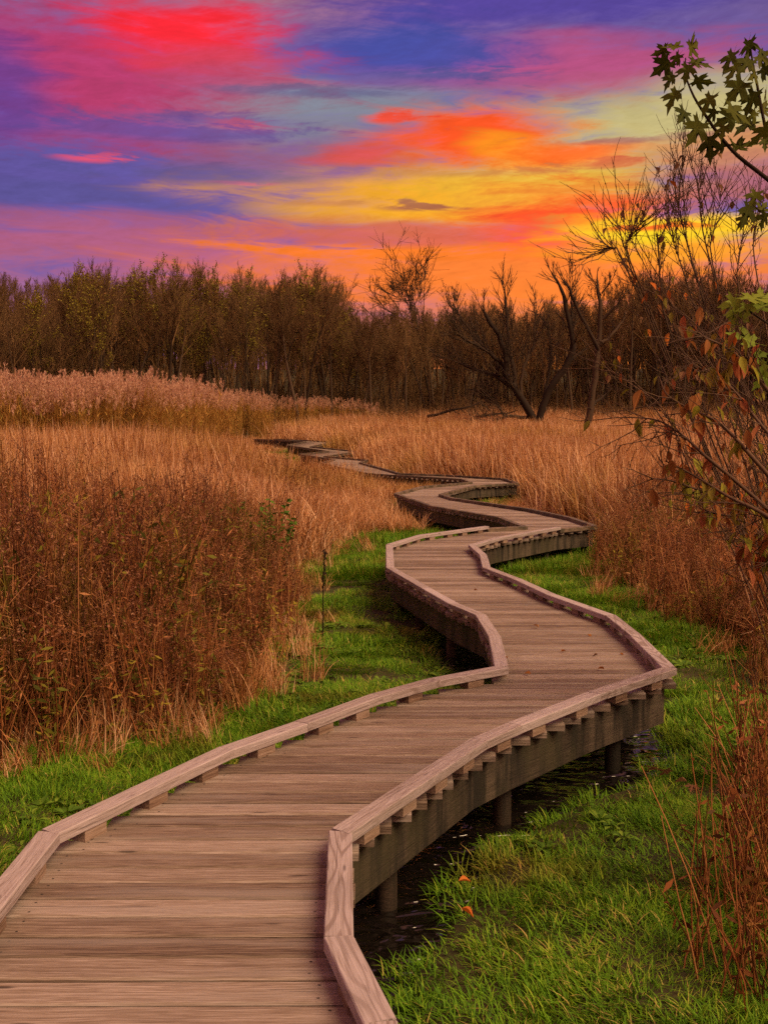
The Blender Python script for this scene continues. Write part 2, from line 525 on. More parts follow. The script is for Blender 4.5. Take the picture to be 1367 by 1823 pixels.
def plant_mat(name, stops, patch=0.35, patch_scale=0.6, inst=0.25, rough=0.7, transl=0.25, spec=0.25, other=None, other_scale=0.4, other_lo=0.5, other_hi=0.65):
    """colour from a per-blade tint, a per-clump random and soft patches over the ground"""
    m, q = new_mat(name)
    at = q.node('ShaderNodeAttribute', attribute_name='tint').outputs['Fac']
    oi = q.node('ShaderNodeObjectInfo').outputs['Random']
    wp = q.node('ShaderNodeNewGeometry').outputs['Position']
    n = q.noise(q.vmul(wp, (1, 1, 0.35)), patch_scale, 3.0, 0.6)
    f = q.m('ADD', at, q.m('MULTIPLY', q.m('SUBTRACT', oi, 0.5), inst))
    f = q.m('ADD', f, q.m('MULTIPLY', q.m('SUBTRACT', n, 0.5), patch * 2))
    col_ = q.ramp(f, stops)
    if other is not None:
        n2 = q.noise(q.vmul(wp, (1, 1, 0.15)), other_scale, 3.0, 0.6)
        f2 = q.m('MULTIPLY', q.smooth(n2, other_lo, other_hi), 0.85)
        col_ = q.mix(f2, col_, q.ramp(f, other))
    finish(q, col_, rough, spec=spec, translucent=transl)
    return m


M['lawn'] = plant_mat('lawn_grass', [(0.0, (0.042, 0.115, 0.004)), (0.30, (0.090, 0.225, 0.006)), (0.6, (0.16, 0.335, 0.010)), (0.82, (0.30, 0.42, 0.025)), (0.95, (0.54, 0.40, 0.12))], patch=0.3, patch_scale=1.3,
                      other=[(0.0, (0.13, 0.10, 0.015)), (0.5, (0.25, 0.20, 0.025)), (1.0, (0.44, 0.28, 0.07))], other_scale=0.55, other_lo=0.52, other_hi=0.68)
M['weed'] = plant_mat('broad_leaf_weed', [(0.0, (0.05, 0.11, 0.01)), (0.6, (0.12, 0.24, 0.015)), (1.0, (0.26, 0.36, 0.04))], patch=0.2)
M['tan'] = plant_mat('tan_marsh_grass', [(0.0, (0.20, 0.070, 0.018)), (0.3, (0.42, 0.18, 0.052)), (0.6, (0.67, 0.345, 0.145)), (0.9, (0.84, 0.54, 0.33))], patch=0.32, patch_scale=0.25, inst=0.5,
                     other=[(0.0, (0.20, 0.11, 0.02)), (0.5, (0.42, 0.24, 0.04)), (1.0, (0.56, 0.36, 0.09))], other_scale=0.12)
M['brush'] = plant_mat('dead_brush', [(0.0, (0.065, 0.021, 0.009)), (0.3, (0.18, 0.056, 0.018)), (0.6, (0.38, 0.135, 0.042)), (0.9, (0.66, 0.31, 0.13))], patch=0.28, patch_scale=0.9, inst=0.42,
                       other=[(0.0, (0.07, 0.065, 0.006)), (0.5, (0.17, 0.145, 0.012)), (1.0, (0.36, 0.26, 0.04))], other_scale=0.8, other_lo=0.52, other_hi=0.66)
M['green_brush'] = plant_mat('olive_leaves', [(0.0, (0.07, 0.075, 0.008)), (0.5, (0.16, 0.15, 0.014)), (1.0, (0.34, 0.26, 0.03))], patch=0.25, patch_scale=1.2)
M['seed'] = plant_mat('seed_heads', [(0.0, (0.14, 0.055, 0.030)), (0.4, (0.25, 0.10, 0.055)), (0.8, (0.42, 0.20, 0.11)), (1.0, (0.55, 0.30, 0.17))], patch=0.25, patch_scale=0.5, transl=0.35)
M['reed'] = plant_mat('reed_stems', [(0.0, (0.28, 0.125, 0.028)), (0.4, (0.44, 0.225, 0.046)), (0.8, (0.58, 0.32, 0.085)), (1.0, (0.30, 0.31, 0.06))], patch=0.3, patch_scale=0.2)
M['plume'] = plant_mat('reed_plumes', [(0.0, (0.46, 0.25, 0.15)), (0.5, (0.64, 0.37, 0.24)), (1.0, (0.77, 0.50, 0.36))], patch=0.15, transl=0.4)
M['bark'] = plant_mat('bare_bark', [(0.0, (0.026, 0.016, 0.010)), (0.5, (0.05, 0.031, 0.018)), (1.0, (0.10, 0.066, 0.040))], patch=0.2, patch_scale=0.08, transl=0.0, rough=0.9)
M['twig'] = plant_mat('bare_twigs', [(0.0, (0.07, 0.037, 0.017)), (0.5, (0.14, 0.074, 0.030)), (1.0, (0.24, 0.135, 0.052))], patch=0.3, patch_scale=0.06, transl=0.0, rough=0.9)
M['dark_bark'] = plant_mat('dark_bark', [(0.0, (0.022, 0.013, 0.008)), (0.5, (0.038, 0.022, 0.013)), (1.0, (0.07, 0.042, 0.024))], patch=0.2, patch_scale=0.3, transl=0.0, rough=0.9)
M['shrub_bark'] = plant_mat('shrub_bark', [(0.0, (0.05, 0.028, 0.018)), (0.5, (0.10, 0.055, 0.034)), (1.0, (0.20, 0.115, 0.075))], patch=0.25, patch_scale=3.0, transl=0.0, rough=0.8)
M['leaf_olive'] = plant_mat('yellow_green_leaves', [(0.0, (0.16, 0.13, 0.014)), (0.5, (0.30, 0.25, 0.025)), (1.0, (0.45, 0.37, 0.045))], patch=0.2, transl=0.3)
M['leaf_brown'] = plant_mat('russet_leaves', [(0.0, (0.11, 0.045, 0.014)), (0.5, (0.18, 0.075, 0.02)), (1.0, (0.27, 0.13, 0.03))], patch=0.2, transl=0.3)


def leaf_mat(name, a, b, transl=0.3):
    m, q = new_mat(name)
    t = q.node('ShaderNodeTexCoord').outputs['Object']
    oi = q.node('ShaderNodeObjectInfo').outputs['Random']
    n = q.noise(q.vadd(t, q.comb(q.m('MULTIPLY', oi, 50.0), 0.0, 0.0)), 35.0, 3.0, 0.6)
    f = q.m('ADD', q.m('MULTIPLY', oi, 0.6), q.m('MULTIPLY', n, 0.5))
    x_, y_, z_ = q.sep(t)
    vein = q.smooth(q.m('ABSOLUTE', y_), 0.025, 0.0)
    c_ = q.ramp(f, [(0.2, a), (0.8, b)])
    c_ = q.mix(q.m('MULTIPLY', vein, 0.4), c_, tuple(min(1, v * 1.8) for v in b))
    finish(q, c_, 0.65, spec=0.15, translucent=transl)
    return m


M['maple_leaf'] = leaf_mat('maple_leaf', (0.045, 0.062, 0.007), (0.12, 0.13, 0.014), 0.4)
M['maple_green'] = leaf_mat('maple_leaf_green', (0.12, 0.20, 0.018), (0.26, 0.32, 0.04), 0.4)
M['leaf_red'] = leaf_mat('red_leaf', (0.34, 0.08, 0.03), (0.55, 0.20, 0.09), 0.45)
M['leaf_rust'] = leaf_mat('rust_leaf', (0.22, 0.075, 0.022), (0.42, 0.17, 0.05), 0.45)
M['leaf_dull'] = leaf_mat('dull_green_leaf', (0.16, 0.13, 0.02), (0.34, 0.26, 0.045), 0.45)
M['leaf_orange'] = leaf_mat('orange_leaf', (0.55, 0.13, 0.02), (0.70, 0.22, 0.04))
M['leaf_lime'] = leaf_mat('lime_leaf', (0.20, 0.20, 0.02), (0.42, 0.38, 0.05), 0.45)
M['leaf_dry'] = leaf_mat('dry_leaf', (0.17, 0.075, 0.035), (0.36, 0.19, 0.10))

# ground
m, q = new_mat('marsh_soil')
wp = q.node('ShaderNodeNewGeometry').outputs['Position']
n1 = q.noise(wp, 1.4, 5.0, 0.65)
n2 = q.noise(wp, 14.0, 4.0, 0.7)
gz = q.sep(wp)[2]
near = q.ramp(q.m('ADD', q.m('MULTIPLY', n1, 0.6), q.m('MULTIPLY', n2, 0.4)), [(0.3, (0.020, 0.016, 0.008)), (0.5, (0.045, 0.040, 0.012)), (0.7, (0.075, 0.050, 0.022))])
finish(q, near, 0.9, n2, 0.6, 0.03)
M['soil'] = m
# water
m, q = new_mat('dark_water')
wp = q.node('ShaderNodeNewGeometry').outputs['Position']
w1 = q.noise(q.vmul(wp, (1.0, 1.6, 1.0)), 5.0, 2.0, 0.5, 0, 0.6)
w2 = q.noise(wp, 2.5, 2.0, 0.5)
h = q.m('ADD', q.m('MULTIPLY', w1, 0.7), q.m('MULTIPLY', w2, 0.5))
finish(q, (0.008, 0.006, 0.005), 0.04, h, 1.0, 0.14, 1.0)
M['water'] = m

# ------------------------------------------------------------------ ground sheet and water
xs = np.concatenate([np.linspace(-1800, -60, 14), np.linspace(-50, -10, 24), np.linspace(-9.5, 8.5, 190), np.linspace(9, 50, 24), np.linspace(60, 1800, 14)])
ys = np.concatenate([np.linspace(-60, 0.5, 8), np.linspace(0.9, 20, 210), np.linspace(20.6, 110, 90), np.linspace(115, 450, 30), np.linspace(500, 3200, 10)])
gx, gy = np.meshgrid(xs, ys)
gzv = ground_z(gx, gy)
nx_, ny_ = len(xs), len(ys)
ii = (np.arange(ny_ - 1)[:, None] * nx_ + np.arange(nx_ - 1)[None, :]).ravel()
gq = np.stack([ii, ii + 1, ii + 1 + nx_, ii + nx_], axis=1)
o = link('ground', mesh('ground', np.stack([gx, gy, gzv], axis=-1).reshape(-1, 3), gq, M['soil'], True))
tag(o, 'dark damp marsh soil under the grass', 'ground', kind='structure')
wy = np.linspace(1.2, 11.4, 50)
wv_, wq_ = [], []
for i, y in enumerate(wy):
    wv_ += [(float(xl(y)) - 0.55, y, 0.0), (float(xr(y)) + 0.85, y, 0.0)]
    if i: wq_.append((2 * i - 2, 2 * i - 1, 2 * i + 1, 2 * i))
o = link('water', mesh('water', wv_, np.array(wq_), M['water']))
tag(o, 'dark rippled water in the ditch under the boardwalk', 'water', kind='structure')

# ------------------------------------------------------------------ the boardwalk
walk = empty('boardwalk', (0, 0, 0))
tag(walk, 'zigzag wooden boardwalk of cross planks with low curb rails through the marsh', 'boardwalk')


def chamfer_box(L, Wd, H, c=0.004):
    """box centred on x and y, top at z=0, chamfered along x"""
    hw = Wd / 2
    prof = [(-hw, -H), (-hw, -c), (-hw + c, 0), (hw - c, 0), (hw, -c), (hw, -H)]
    v = [(-L / 2, a, b) for a, b in prof] + [(L / 2, a, b) for a, b in prof]
    qd = [(i, (i + 1) % 6, (i + 1) % 6 + 6, i + 6) for i in range(6)]
    me = bpy.data.meshes.new('board')
    me.from_pydata(v, [], qd + [(5, 4, 3, 2, 1, 0), (6, 7, 8, 9, 10, 11)])
    me.update()
    return me


PITCH = 0.1455
plank_me = [chamfer_box(1.25, wd, 0.038, 0.007) for wd in (0.1320, 0.1295, 0.1345)]
for me in plank_me:
    me.materials.append(M['plank'])
y = 1.75
count = 0
far = MB()
ty = np.array([0, 1.6, 17.7, 18.2, 40, 80])
ga, gb = [0, 0.0, 0.0], [0, 0.0, 0.0]
while y < 71.6:
    yn, yf = y - 0.06, y + 0.06
    xa, xb = float(xl(y)), float(xr(y))
    sl = float(xl(yf) - xl(yn)) / 0.12
    sr = float(xr(yf) - xr(yn)) / 0.12
    # planks were sawn off in runs, so neighbouring ends often line up
    for gr_, sl_, x_, sg in ((ga, sl, xa, -1), (gb, sr, xb, 1)):
        k_ = math.sqrt(1 + sl_ * sl_)
        gr_[1] = x_ + sg * (0.046 * k_ - min(0.09, abs(sl_) * 0.066) * (1.0 if sg > 0 else 0.35) + RND.uniform(-0.008, 0.012))
    xa, xb = ga[1], gb[1]
    L = xb - xa
    zt = DECK + float(rise(y)) + RND.uniform(-0.0018, 0.0018)
    if count < 300:
        o = link('deck_plank', RND.choice(plank_me), walk, ((xa + xb) / 2, y, zt), (RND.uniform(-0.006, 0.006), 0, RND.uniform(-0.004, 0.004) + 0.004), (L / 1.25, 1, 1))
        if RND.random() < 0.5:
            o.rotation_euler.z += math.pi
    else:
        a, b = y - 0.07, y + 0.07
        v = [(xa, a, zt - .038), (xb, a, zt - .038), (xb, b, zt - .038), (xa, b, zt - .038), (xa, a, zt), (xb, a, zt), (xb, b, zt), (xa, b, zt)]
        far.add(v, [(0, 1, 5, 4), (1, 2, 6, 5), (2, 3, 7, 6), (3, 0, 4, 7), (4, 5, 6, 7)])
    y += PITCH + RND.uniform(-0.0008, 0.0015)
    count += 1
o = link('far_deck_planks', far.mesh('far_deck_planks', M['plank']), walk)
o['kind'] = 'stuff'


def timber(name, p0, p1, prev, nxt, wid, thick, z0, z1, mat, c=0.004, cut=False):
    """a straight timber from p0 to p1 (top heights z0, z1), ends mitred against its neighbours"""
    p0, p1 = np.array(p0), np.array(p1)
    dv = p1 - p0
    L = float(np.linalg.norm(dv))
    dv /= L
    ang = math.atan2(dv[1], dv[0])
    gap = 0.0012

    def miter(o):
        if o is None: return 0.0
        t = math.atan2(dv[0] * o[1] - dv[1] * o[0], dv[0] * o[0] + dv[1] * o[1])
        return max(-1.6, min(1.6, math.tan(t / 2)))
    m0 = miter(None if prev is None else np.array(prev))
    m1 = miter(None if nxt is None else np.array(nxt))
    hw = wid / 2
    H = thick
    prof = [(-hw, -H), (-hw, -c), (-hw + c, 0), (hw - c, 0), (hw, -c), (hw, -H)]
    v = []
    for a, b in prof:
        v.append((-L / 2 + a * m0 + gap, a, b + (z0 - z1) / 2))
    for a, b in prof:
        v.append((L / 2 - a * m1 - gap, a, b + (z1 - z0) / 2))
    qd = [(i, i + 6, (i + 1) % 6 + 6, (i + 1) % 6) for i in range(6)]
    me = bpy.data.meshes.new(name)
    me.from_pydata(v, [], qd + [(0, 1, 2, 3, 4, 5), (11, 10, 9, 8, 7, 6)])
    me.update()
    me.materials.append(mat)
    mid = (p0 + p1) / 2
    return link(name, me, walk, (mid[0], mid[1], (z0 + z1) / 2), (0, 0, ang))


def unit(a, b):
    v = np.array(b, float) - np.array(a, float)
    return v / np.linalg.norm(v)


def densify(P, mx):
    out = [P[0]]
    for a, b in zip(P, P[1:]):
        n = max(1, int(round(math.hypot(b[0] - a[0], b[1] - a[1]) / mx)))
        for k in range(1, n + 1):
            out.append((a[0] + (b[0] - a[0]) * k / n, a[1] + (b[1] - a[1]) * k / n))
    return out


RAIL_W, RAIL_T, BLK_T = 0.092, 0.044, 0.048
block_me = {}
for nm in ('block', 'old_rail'):
    me = chamfer_box(0.135, 0.078, BLK_T, 0.002)
    me.materials.append(M[nm])
    block_me[nm] = me
NEW_END = {1: 17.75, -1: 17.85}
for side, P in ((1, RIGHT), (-1, LEFT)):
    D = densify(P, 2.4)
    for i in range(len(D) - 1):
        a, b = D[i], D[i + 1]
        pv = unit(D[i - 1], D[i]) if i else None
        nx = unit(D[i + 1], D[i + 2]) if i + 2 < len(D) else None
        old = a[1] > NEW_END[side] - 0.3
        top = RAIL_T + BLK_T
        if old:
            top = 0.062
        jit = RND.uniform(-0.0015, 0.0015)
        rail = timber('curb_rail', a, b, pv, nx, RAIL_W, RAIL_T if not old else 0.060, DECK + float(rise(a[1])) + top + jit, DECK + float(rise(b[1])) + top + jit, M['old_rail' if old else 'rail'])
        if not old:
            L = math.hypot(b[0] - a[0], b[1] - a[1])
            n = max(1, int(round(L / 0.42)))
            ang = math.atan2(b[1] - a[1], b[0] - a[0])
            for k in range(n):
                f = (k + 0.5 + RND.uniform(-0.08, 0.08)) / n
                link('spacer_block', block_me['block'], rail, ((f - 0.5) * L, 0, -RAIL_T - jit - 0.001), (0, 0, math.pi if RND.random() < .5 else 0))
# stringers and piles
pile_me = None
mbp = MB()
an = np.arange(10) * 2 * math.pi / 10
mbp.tube([(0, 0, -0.55), (0, 0, -0.2), (0, 0, 0)], [0.052, 0.050, 0.048], 10)
pile_me = mbp.mesh('pile', M['pile'], True)
for side, P in ((1, RIGHT), (-1, LEFT)):
    S = []
    for i, p in enumerate(P):
        a = unit(P[i - 1], p) if i else unit(p, P[i + 1])
        b = unit(p, P[i + 1]) if i + 1 < len(P) else a
        t = a + b
        t /= np.linalg.norm(t)
        nrm = np.array((-t[1], t[0])) * side           # towards the walk's middle
        k = min(1.6, 1.0 / max(0.5, float(np.dot(t, a))))
        S.append((p[0] + nrm[0] * 0.048 * k, p[1] + nrm[1] * 0.048 * k))
    D = densify(S, 2.4)
    for i in range(len(D) - 1):
        pv = unit(D[i - 1], D[i]) if i else None
        nx = unit(D[i + 1], D[i + 2]) if i + 2 < len(D) else None
        a, b = D[i], D[i + 1]
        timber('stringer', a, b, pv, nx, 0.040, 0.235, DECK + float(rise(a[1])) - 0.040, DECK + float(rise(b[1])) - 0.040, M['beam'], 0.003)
    acc = 0.9
    for i in range(len(D) - 1):
        a, b = np.array(D[i]), np.array(D[i + 1])
        L = float(np.linalg.norm(b - a))
        if a[1] > 45: break
        while acc < L:
            p = a + (b - a) * acc / L
            tdir = (b - a) / L
            nrm = np.array((-tdir[1], tdir[0])) * side
            p = p + nrm * 0.085
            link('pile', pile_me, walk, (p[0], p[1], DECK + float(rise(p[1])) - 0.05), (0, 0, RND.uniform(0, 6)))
            acc += 1.25 if a[1] < 20 else 2.0
        acc -= L


# ------------------------------------------------------------------ scatter by geometry nodes
def scatter(name, pts, rots, scl, idx, sources, label, cat):
    """one stuff object whose points carry clumps"""
    coll = bpy.data.collections.new(name + '_source')
    for i, me in enumerate(sources):
        o = bpy.data.objects.new('%s_source_%02d' % (name, i), me)
        coll.objects.link(o)
    me = bpy.data.meshes.new(name)
    n = len(pts)
    me.vertices.add(n)
    me.vertices.foreach_set('co', np.asarray(pts, np.float32).ravel())
    a = me.attributes.new('rot', 'FLOAT_VECTOR', 'POINT')
    a.data.foreach_set('vector', np.asarray(rots, np.float32).ravel())
    a = me.attributes.new('scl', 'FLOAT_VECTOR', 'POINT')
    a.data.foreach_set('vector', np.asarray(scl, np.float32).ravel())
    a = me.attributes.new('idx', 'INT', 'POINT')
    a.data.foreach_set('value', np.asarray(idx, np.int32))
    me.update()
    o = link(name, me)
    ng = bpy.data.node_groups.new(name, 'GeometryNodeTree')
    ng.interface.new_socket('Geometry', in_out='INPUT', socket_type='NodeSocketGeometry')
    ng.interface.new_socket('Geometry', in_out='OUTPUT', socket_type='NodeSocketGeometry')
    N = ng.nodes
    gi, go = N.new('NodeGroupInput'), N.new('NodeGroupOutput')
    ip = N.new('GeometryNodeInstanceOnPoints')
    ci = N.new('GeometryNodeCollectionInfo')
    ci.inputs['Collection'].default_value = coll
    ci.inputs['Separate Children'].default_value = True
    ci.inputs['Reset Children'].default_value = True

    def na(nm, t):
        x = N.new('GeometryNodeInputNamedAttribute')
        x.data_type = t
        x.inputs['Name'].default_value = nm
        return x.outputs['Attribute']
    er = N.new('FunctionNodeEulerToRotation')
    lk = ng.links.new
    lk(na('rot', 'FLOAT_VECTOR'), er.inputs[0])
    lk(gi.outputs[0], ip.inputs['Points'])
    lk(ci.outputs[0], ip.inputs['Instance'])
    ip.inputs['Pick Instance'].default_value = True
    lk(na('idx', 'INT'), ip.inputs['Instance Index'])
    lk(er.outputs[0], ip.inputs['Rotation'])
    lk(na('scl', 'FLOAT_VECTOR'), ip.inputs['Scale'])
    lk(ip.outputs[0], go.inputs[0])
    md = o.modifiers.new('scatter', 'NODES')
    md.node_group = ng
    return tag(o, label, cat, kind='stuff')


def emit(name, x, y, hs, sources, label, cat, tilt=0.08, jit=0.2, dz=0.0, wide=1.0):
    n = len(x)
    z = ground_z(x, y) + dz
    pts = np.stack([x, y, z], axis=1)
    rots = np.stack([NR.normal(0, tilt, n), NR.normal(0, tilt, n), NR.uniform(0, 6.283, n)], axis=1)
    s = hs * NR.uniform(1 - jit, 1 + jit, n)
    w = np.sqrt(np.clip(hs, 0.3, 3)) * NR.uniform(0.85, 1.15, n)
    w = w * wide
    scl = np.stack([w, w, s], axis=1)
    return scatter(name, pts, rots, scl, NR.integers(0, len(sources), n), sources, label, cat)


rg = random.Random(3)


def lawn_clump(nb=150, rad_=0.23):
    b = MB()
    for _ in range(nb):
        r = rad_ * math.sqrt(rg.random())
        a = rg.uniform(0, 6.283)
        h = rg.uniform(0.025, 0.075) * (1 + 0.4 * math.sin(r * 9 + a * 2))
        an = a + rg.uniform(-1.4, 1.4)
        b.blade((r * math.cos(a), r * math.sin(a), -0.04), h + 0.035, rg.uniform(0.005, 0.010), an, rg.uniform(0.0, 0.05), rg.uniform(0.01, 0.09), 3, min(0.98, max(0, rg.gauss(0.45, 0.24))))
    return b.mesh('lawn_clump', M['lawn'])


def weed_clump():
    b = MB()
    for _ in range(rg.randint(9, 16)):
        a = rg.uniform(0, 6.283)
        L = rg.uniform(0.05, 0.11)
        w = L * rg.uniform(0.3, 0.5)
        up = rg.uniform(0.1, 0.8)
        t = np.linspace(0, 1, 5)
        r = 0.02 + L * t * math.cos(up)
        z = 0.03 + L * math.sin(up) * t - 0.4 * L * t ** 2
        ww = w * np.array([0.15, 0.75, 1.0, 0.8, 0.05]) * 0.5
        c_, s_ = math.cos(a), math.sin(a)
        v = []
        for k in range(5):
            v += [(r[k] * c_ - ww[k] * s_, r[k] * s_ + ww[k] * c_, z[k] + ww[k] * 0.4), (r[k] * c_, r[k] * s_, z[k]), (r[k] * c_ + ww[k] * s_, r[k] * s_ - ww[k] * c_, z[k] + ww[k] * 0.4)]
        qd = []
        for k in range(4):
            qd += [(3 * k, 3 * k + 1, 3 * k + 4, 3 * k + 3), (3 * k + 1, 3 * k + 2, 3 * k + 5, 3 * k + 4)]
        b.add(v, qd, None, rg.uniform(0.1, 0.9))
    return b.mesh('weed_clump', M['weed'])


def tan_clump(n=55, rr=0.34):
    """dead marsh grass, about 1 m tall at scale 1"""
    b = MB()
    for _ in range(n):
        r = rr * math.sqrt(rg.random())
        a = rg.uniform(0, 6.283)
        h = rg.uniform(0.55, 1.0) if rg.random() < 0.75 else rg.uniform(0.3, 0.6)
        cu = rg.uniform(0.02, 0.28) if rg.random() < 0.65 else rg.uniform(0.28, 0.55)
        b.blade((r * math.cos(a), r * math.sin(a), -0.05), h, rg.uniform(0.009, 0.021), rg.uniform(0, 6.283), rg.uniform(0, 0.24), cu, 4, min(1, max(0, rg.gauss(0.5, 0.30))))
    return b.mesh('tan_clump', M['tan'])


def brush_clump(green=False, ns=36, rr=0.6):
    """dead goldenrod and asters: stiff stems, shrivelled leaves, fuzzy heads; 1.2 m tall at scale 1"""
    b, two = MB(), MB()
    for _ in range(ns):
        r = rr * math.sqrt(rg.random())
        a = rg.uniform(0, 6.283)
        h = rg.uniform(0.5, 1.3)
        an = rg.uniform(0, 6.283)
        ln = rg.uniform(0.02, 0.25)
        t = np.linspace(0, 1, 5)
        pts = np.stack([r * math.cos(a) + math.cos(an) * ln * t ** 1.5, r * math.sin(a) + math.sin(an) * ln * t ** 1.5, h * t - 0.05], axis=1)
        tint = min(1, max(0, rg.gauss(0.40, 0.28)))
        b.tube(pts, np.linspace(0.0075, 0.0028, 5), 3, tint)
        for _k in range(rg.randint(5, 10) if not green else rg.randint(16, 26)):
            f = rg.uniform(0.10, 0.9)
            p = np.array([np.interp(f, t, pts[:, i]) for i in range(3)])
            (two if green else b).leafquad(p, rg.uniform(0.04, 0.11), rg, min(1, max(0, tint + rg.gauss(0, 0.2))), 0.16 if not green else 0.28, rg.uniform(-1.3, 0.3))
        top = pts[-1]
        for _k in range(rg.randint(4, 8) if not green else 3):
            aa = rg.uniform(0, 6.283)
            ll = rg.uniform(0.06, 0.17)
            st = top - np.array([0, 0, rg.uniform(0.0, 0.25)])
            e = st + np.array([math.cos(aa) * ll, math.sin(aa) * ll, ll * rg.uniform(0.3, 1.0)])
            b.tube([st, e], [0.0018, 0.001], 3, tint)
            if green: continue
            for _m in range(4):
                f = rg.uniform(0.3, 1.05)
                p = st + (e - st) * f + np.array([rg.gauss(0, .012), rg.gauss(0, .012), rg.gauss(0, .012)])
                two.leafquad(p, rg.uniform(0.012, 0.030), rg, min(1, max(0, rg.gauss(0.5, 0.28))), 0.5)
    for _ in range(ns * 2):                               # dead grass between the stems
        r = rr * math.sqrt(rg.random())
        a = rg.uniform(0, 6.283)
        b.blade((r * math.cos(a), r * math.sin(a), -0.04), rg.uniform(0.25, 0.95), rg.uniform(0.004, 0.009), rg.uniform(0, 6.28), rg.uniform(0, 0.2), rg.uniform(0.02, 0.30), 3, min(1, max(0, rg.gauss(0.45, 0.28))))
    full = MB()
    full.v, full.a, full.q = b.v + two.v, b.a + two.a, b.q + [x + b.n for x in two.q]
    full.n = b.n + two.n
    me = full.mesh('brush_clump', M['brush'])
    me.materials.append(M['green_brush'] if green else M['seed'])
    nq, n2 = len(me.polygons), sum(len(x) for x in two.q)
    mi = np.zeros(nq, np.int32)
    mi[nq - n2:] = 1
    me.polygons.foreach_set('material_index', mi)
    return me


def reed_clump():
    """tall plumed reed, 3.4 m tall"""
    b, pl = MB(), MB()
    for _ in range(38):
        r = 0.85 * math.sqrt(rg.random())
        a = rg.uniform(0, 6.283)
        h = rg.uniform(2.3, 3.25)
        an = rg.gauss(0.2, 0.8)
        t = np.linspace(0, 1, 4)
        ln = rg.uniform(0.02, 0.25)
        pts = np.stack([r * math.cos(a) + math.cos(an) * ln * t ** 2, r * math.sin(a) + math.sin(an) * ln * t ** 2, h * t], axis=1)
        tint = min(1, max(0, rg.gauss(0.45, 0.2)))
        b.tube(pts, np.linspace(0.009, 0.005, 4), 3, tint)
        for _k in range(8):
            f = rg.uniform(0.15, 0.92)
            p = [np.interp(f, t, pts[:, i]) for i in range(3)]
            b.blade(p, rg.uniform(0.15, 0.4), rg.uniform(0.02, 0.035), rg.uniform(0, 6.28), rg.uniform(0.1, 0.3), rg.uniform(0.05, 0.3), 3, min(1, max(0, tint + rg.gauss(0, 0.2))))
        if rg.random() < 0.85:
            top = pts[-1]
            ph = rg.uniform(0.32, 0.50)
            pt = rg.uniform(0.1, 0.9)
            dr = np.array([math.cos(an), math.sin(an), 0])
            for _k in range(26):
                f = rg.random() ** 0.8
                w = 0.055 * math.sin(math.pi * min(1, f * 0.85 + 0.12)) + 0.006
                aa = rg.uniform(0, 6.283)
                p = top + np.array([0, 0, ph * f]) + dr * 0.10 * f * f + np.array([math.cos(aa), math.sin(aa), 0]) * w * rg.random()
                pl.leafquad(p, rg.uniform(0.07, 0.13), rg, min(1, max(0, pt + rg.gauss(0, .15))), 0.28, rg.uniform(0.8, 1.5))
    full = MB()
    full.v, full.a, full.q = b.v + pl.v, b.a + pl.a, b.q + [x + b.n for x in pl.q]
    full.n = b.n + pl.n
    me = full.mesh('reed_clump', M['reed'])
    me.materials.append(M['plume'])
    nq, n2 = len(me.polygons), sum(len(x) for x in pl.q)
    mi = np.zeros(nq, np.int32)
    mi[nq - n2:] = 1
    me.polygons.foreach_set('material_index', mi)
    return me


LAWN = [lawn_clump() for _ in range(5)]
LAWN_BIG = [lawn_clump(850, 0.5) for _ in range(5)]
WEED = [weed_clump() for _ in range(5)]
TAN = [tan_clump() for _ in range(6)]
TAN_BIG = [tan_clump(380, 0.95) for _ in range(7)]
BRUSH = [brush_clump() for _ in range(7)] + [brush_clump(True, 26) for _ in range(3)]
REED = [reed_clump() for _ in range(6)]


def bay_r(y):
    return np.max([xr(y + k) for k in (0, 1.5, 3, 4.5, 6, 7.5)], axis=0)


def bay_l(y):
    return np.min([xl(y + k) for k in (0, 1, 2, 3, 4)], axis=0)


def in_view(x, y, m=1.0):
    return np.abs(x) < y * 0.42 + m + 0.8


LB = np.array([(5.0, -4.5), (6.2, -2.9), (6.7, -2.28), (7.3, -1.65), (8.07, -1.14), (8.9, -.85), (12.6, -1.0), (17.8, -1.05), (20, -.6), (24, 0.2)])
RB = np.array([(2.0, 0.95), (4.0, 1.17), (4.5, 1.37), (5.8, 1.8), (7.25, 2.4), (8.7, 3.05), (10, 3.25), (13, 2.9), (17, 3.1), (21, 4.1), (27, 4.5)])


def lb(y): return np.interp(y, LB[:, 0], LB[:, 1])


def rb(y): return np.interp(y, RB[:, 0], RB[:, 1])


# lawn
def lawn_zone(n, big):
    x = NR.uniform(-5, 6, n)
    y = 2.2 + 25 * NR.random(n) ** 1.15
    zz = ground_z(x, y)
    dw = np.maximum(xl(y) - x, x - xr(y))
    free = (dw > 0.03) & (zz > 0.015) & (x > lb(y) - 0.8) & (x < rb(y) + 0.6)
    keep = in_view(x, y, 0.6) & free & ((dw > 0.62) if big else (dw <= 0.72))
    keep &= (NR.random(n) < np.clip(1.25 - y * 0.028, 0.35, 1))
    if not big:
        keep |= in_view(x, y, 0.6) & (dw < 0) & (y > 11.2) & (NR.random(n) < 0.5)
    x, y = x[keep], y[keep]
    hs = np.where(y < 6.5, 0.70, 0.85) * np.clip(0.85 + 0.35 * bumps(x, y, 1.7), 0.5, 1.5) * (1 + 0.3 * sstep(y, 8, 14))
    return x, y, hs


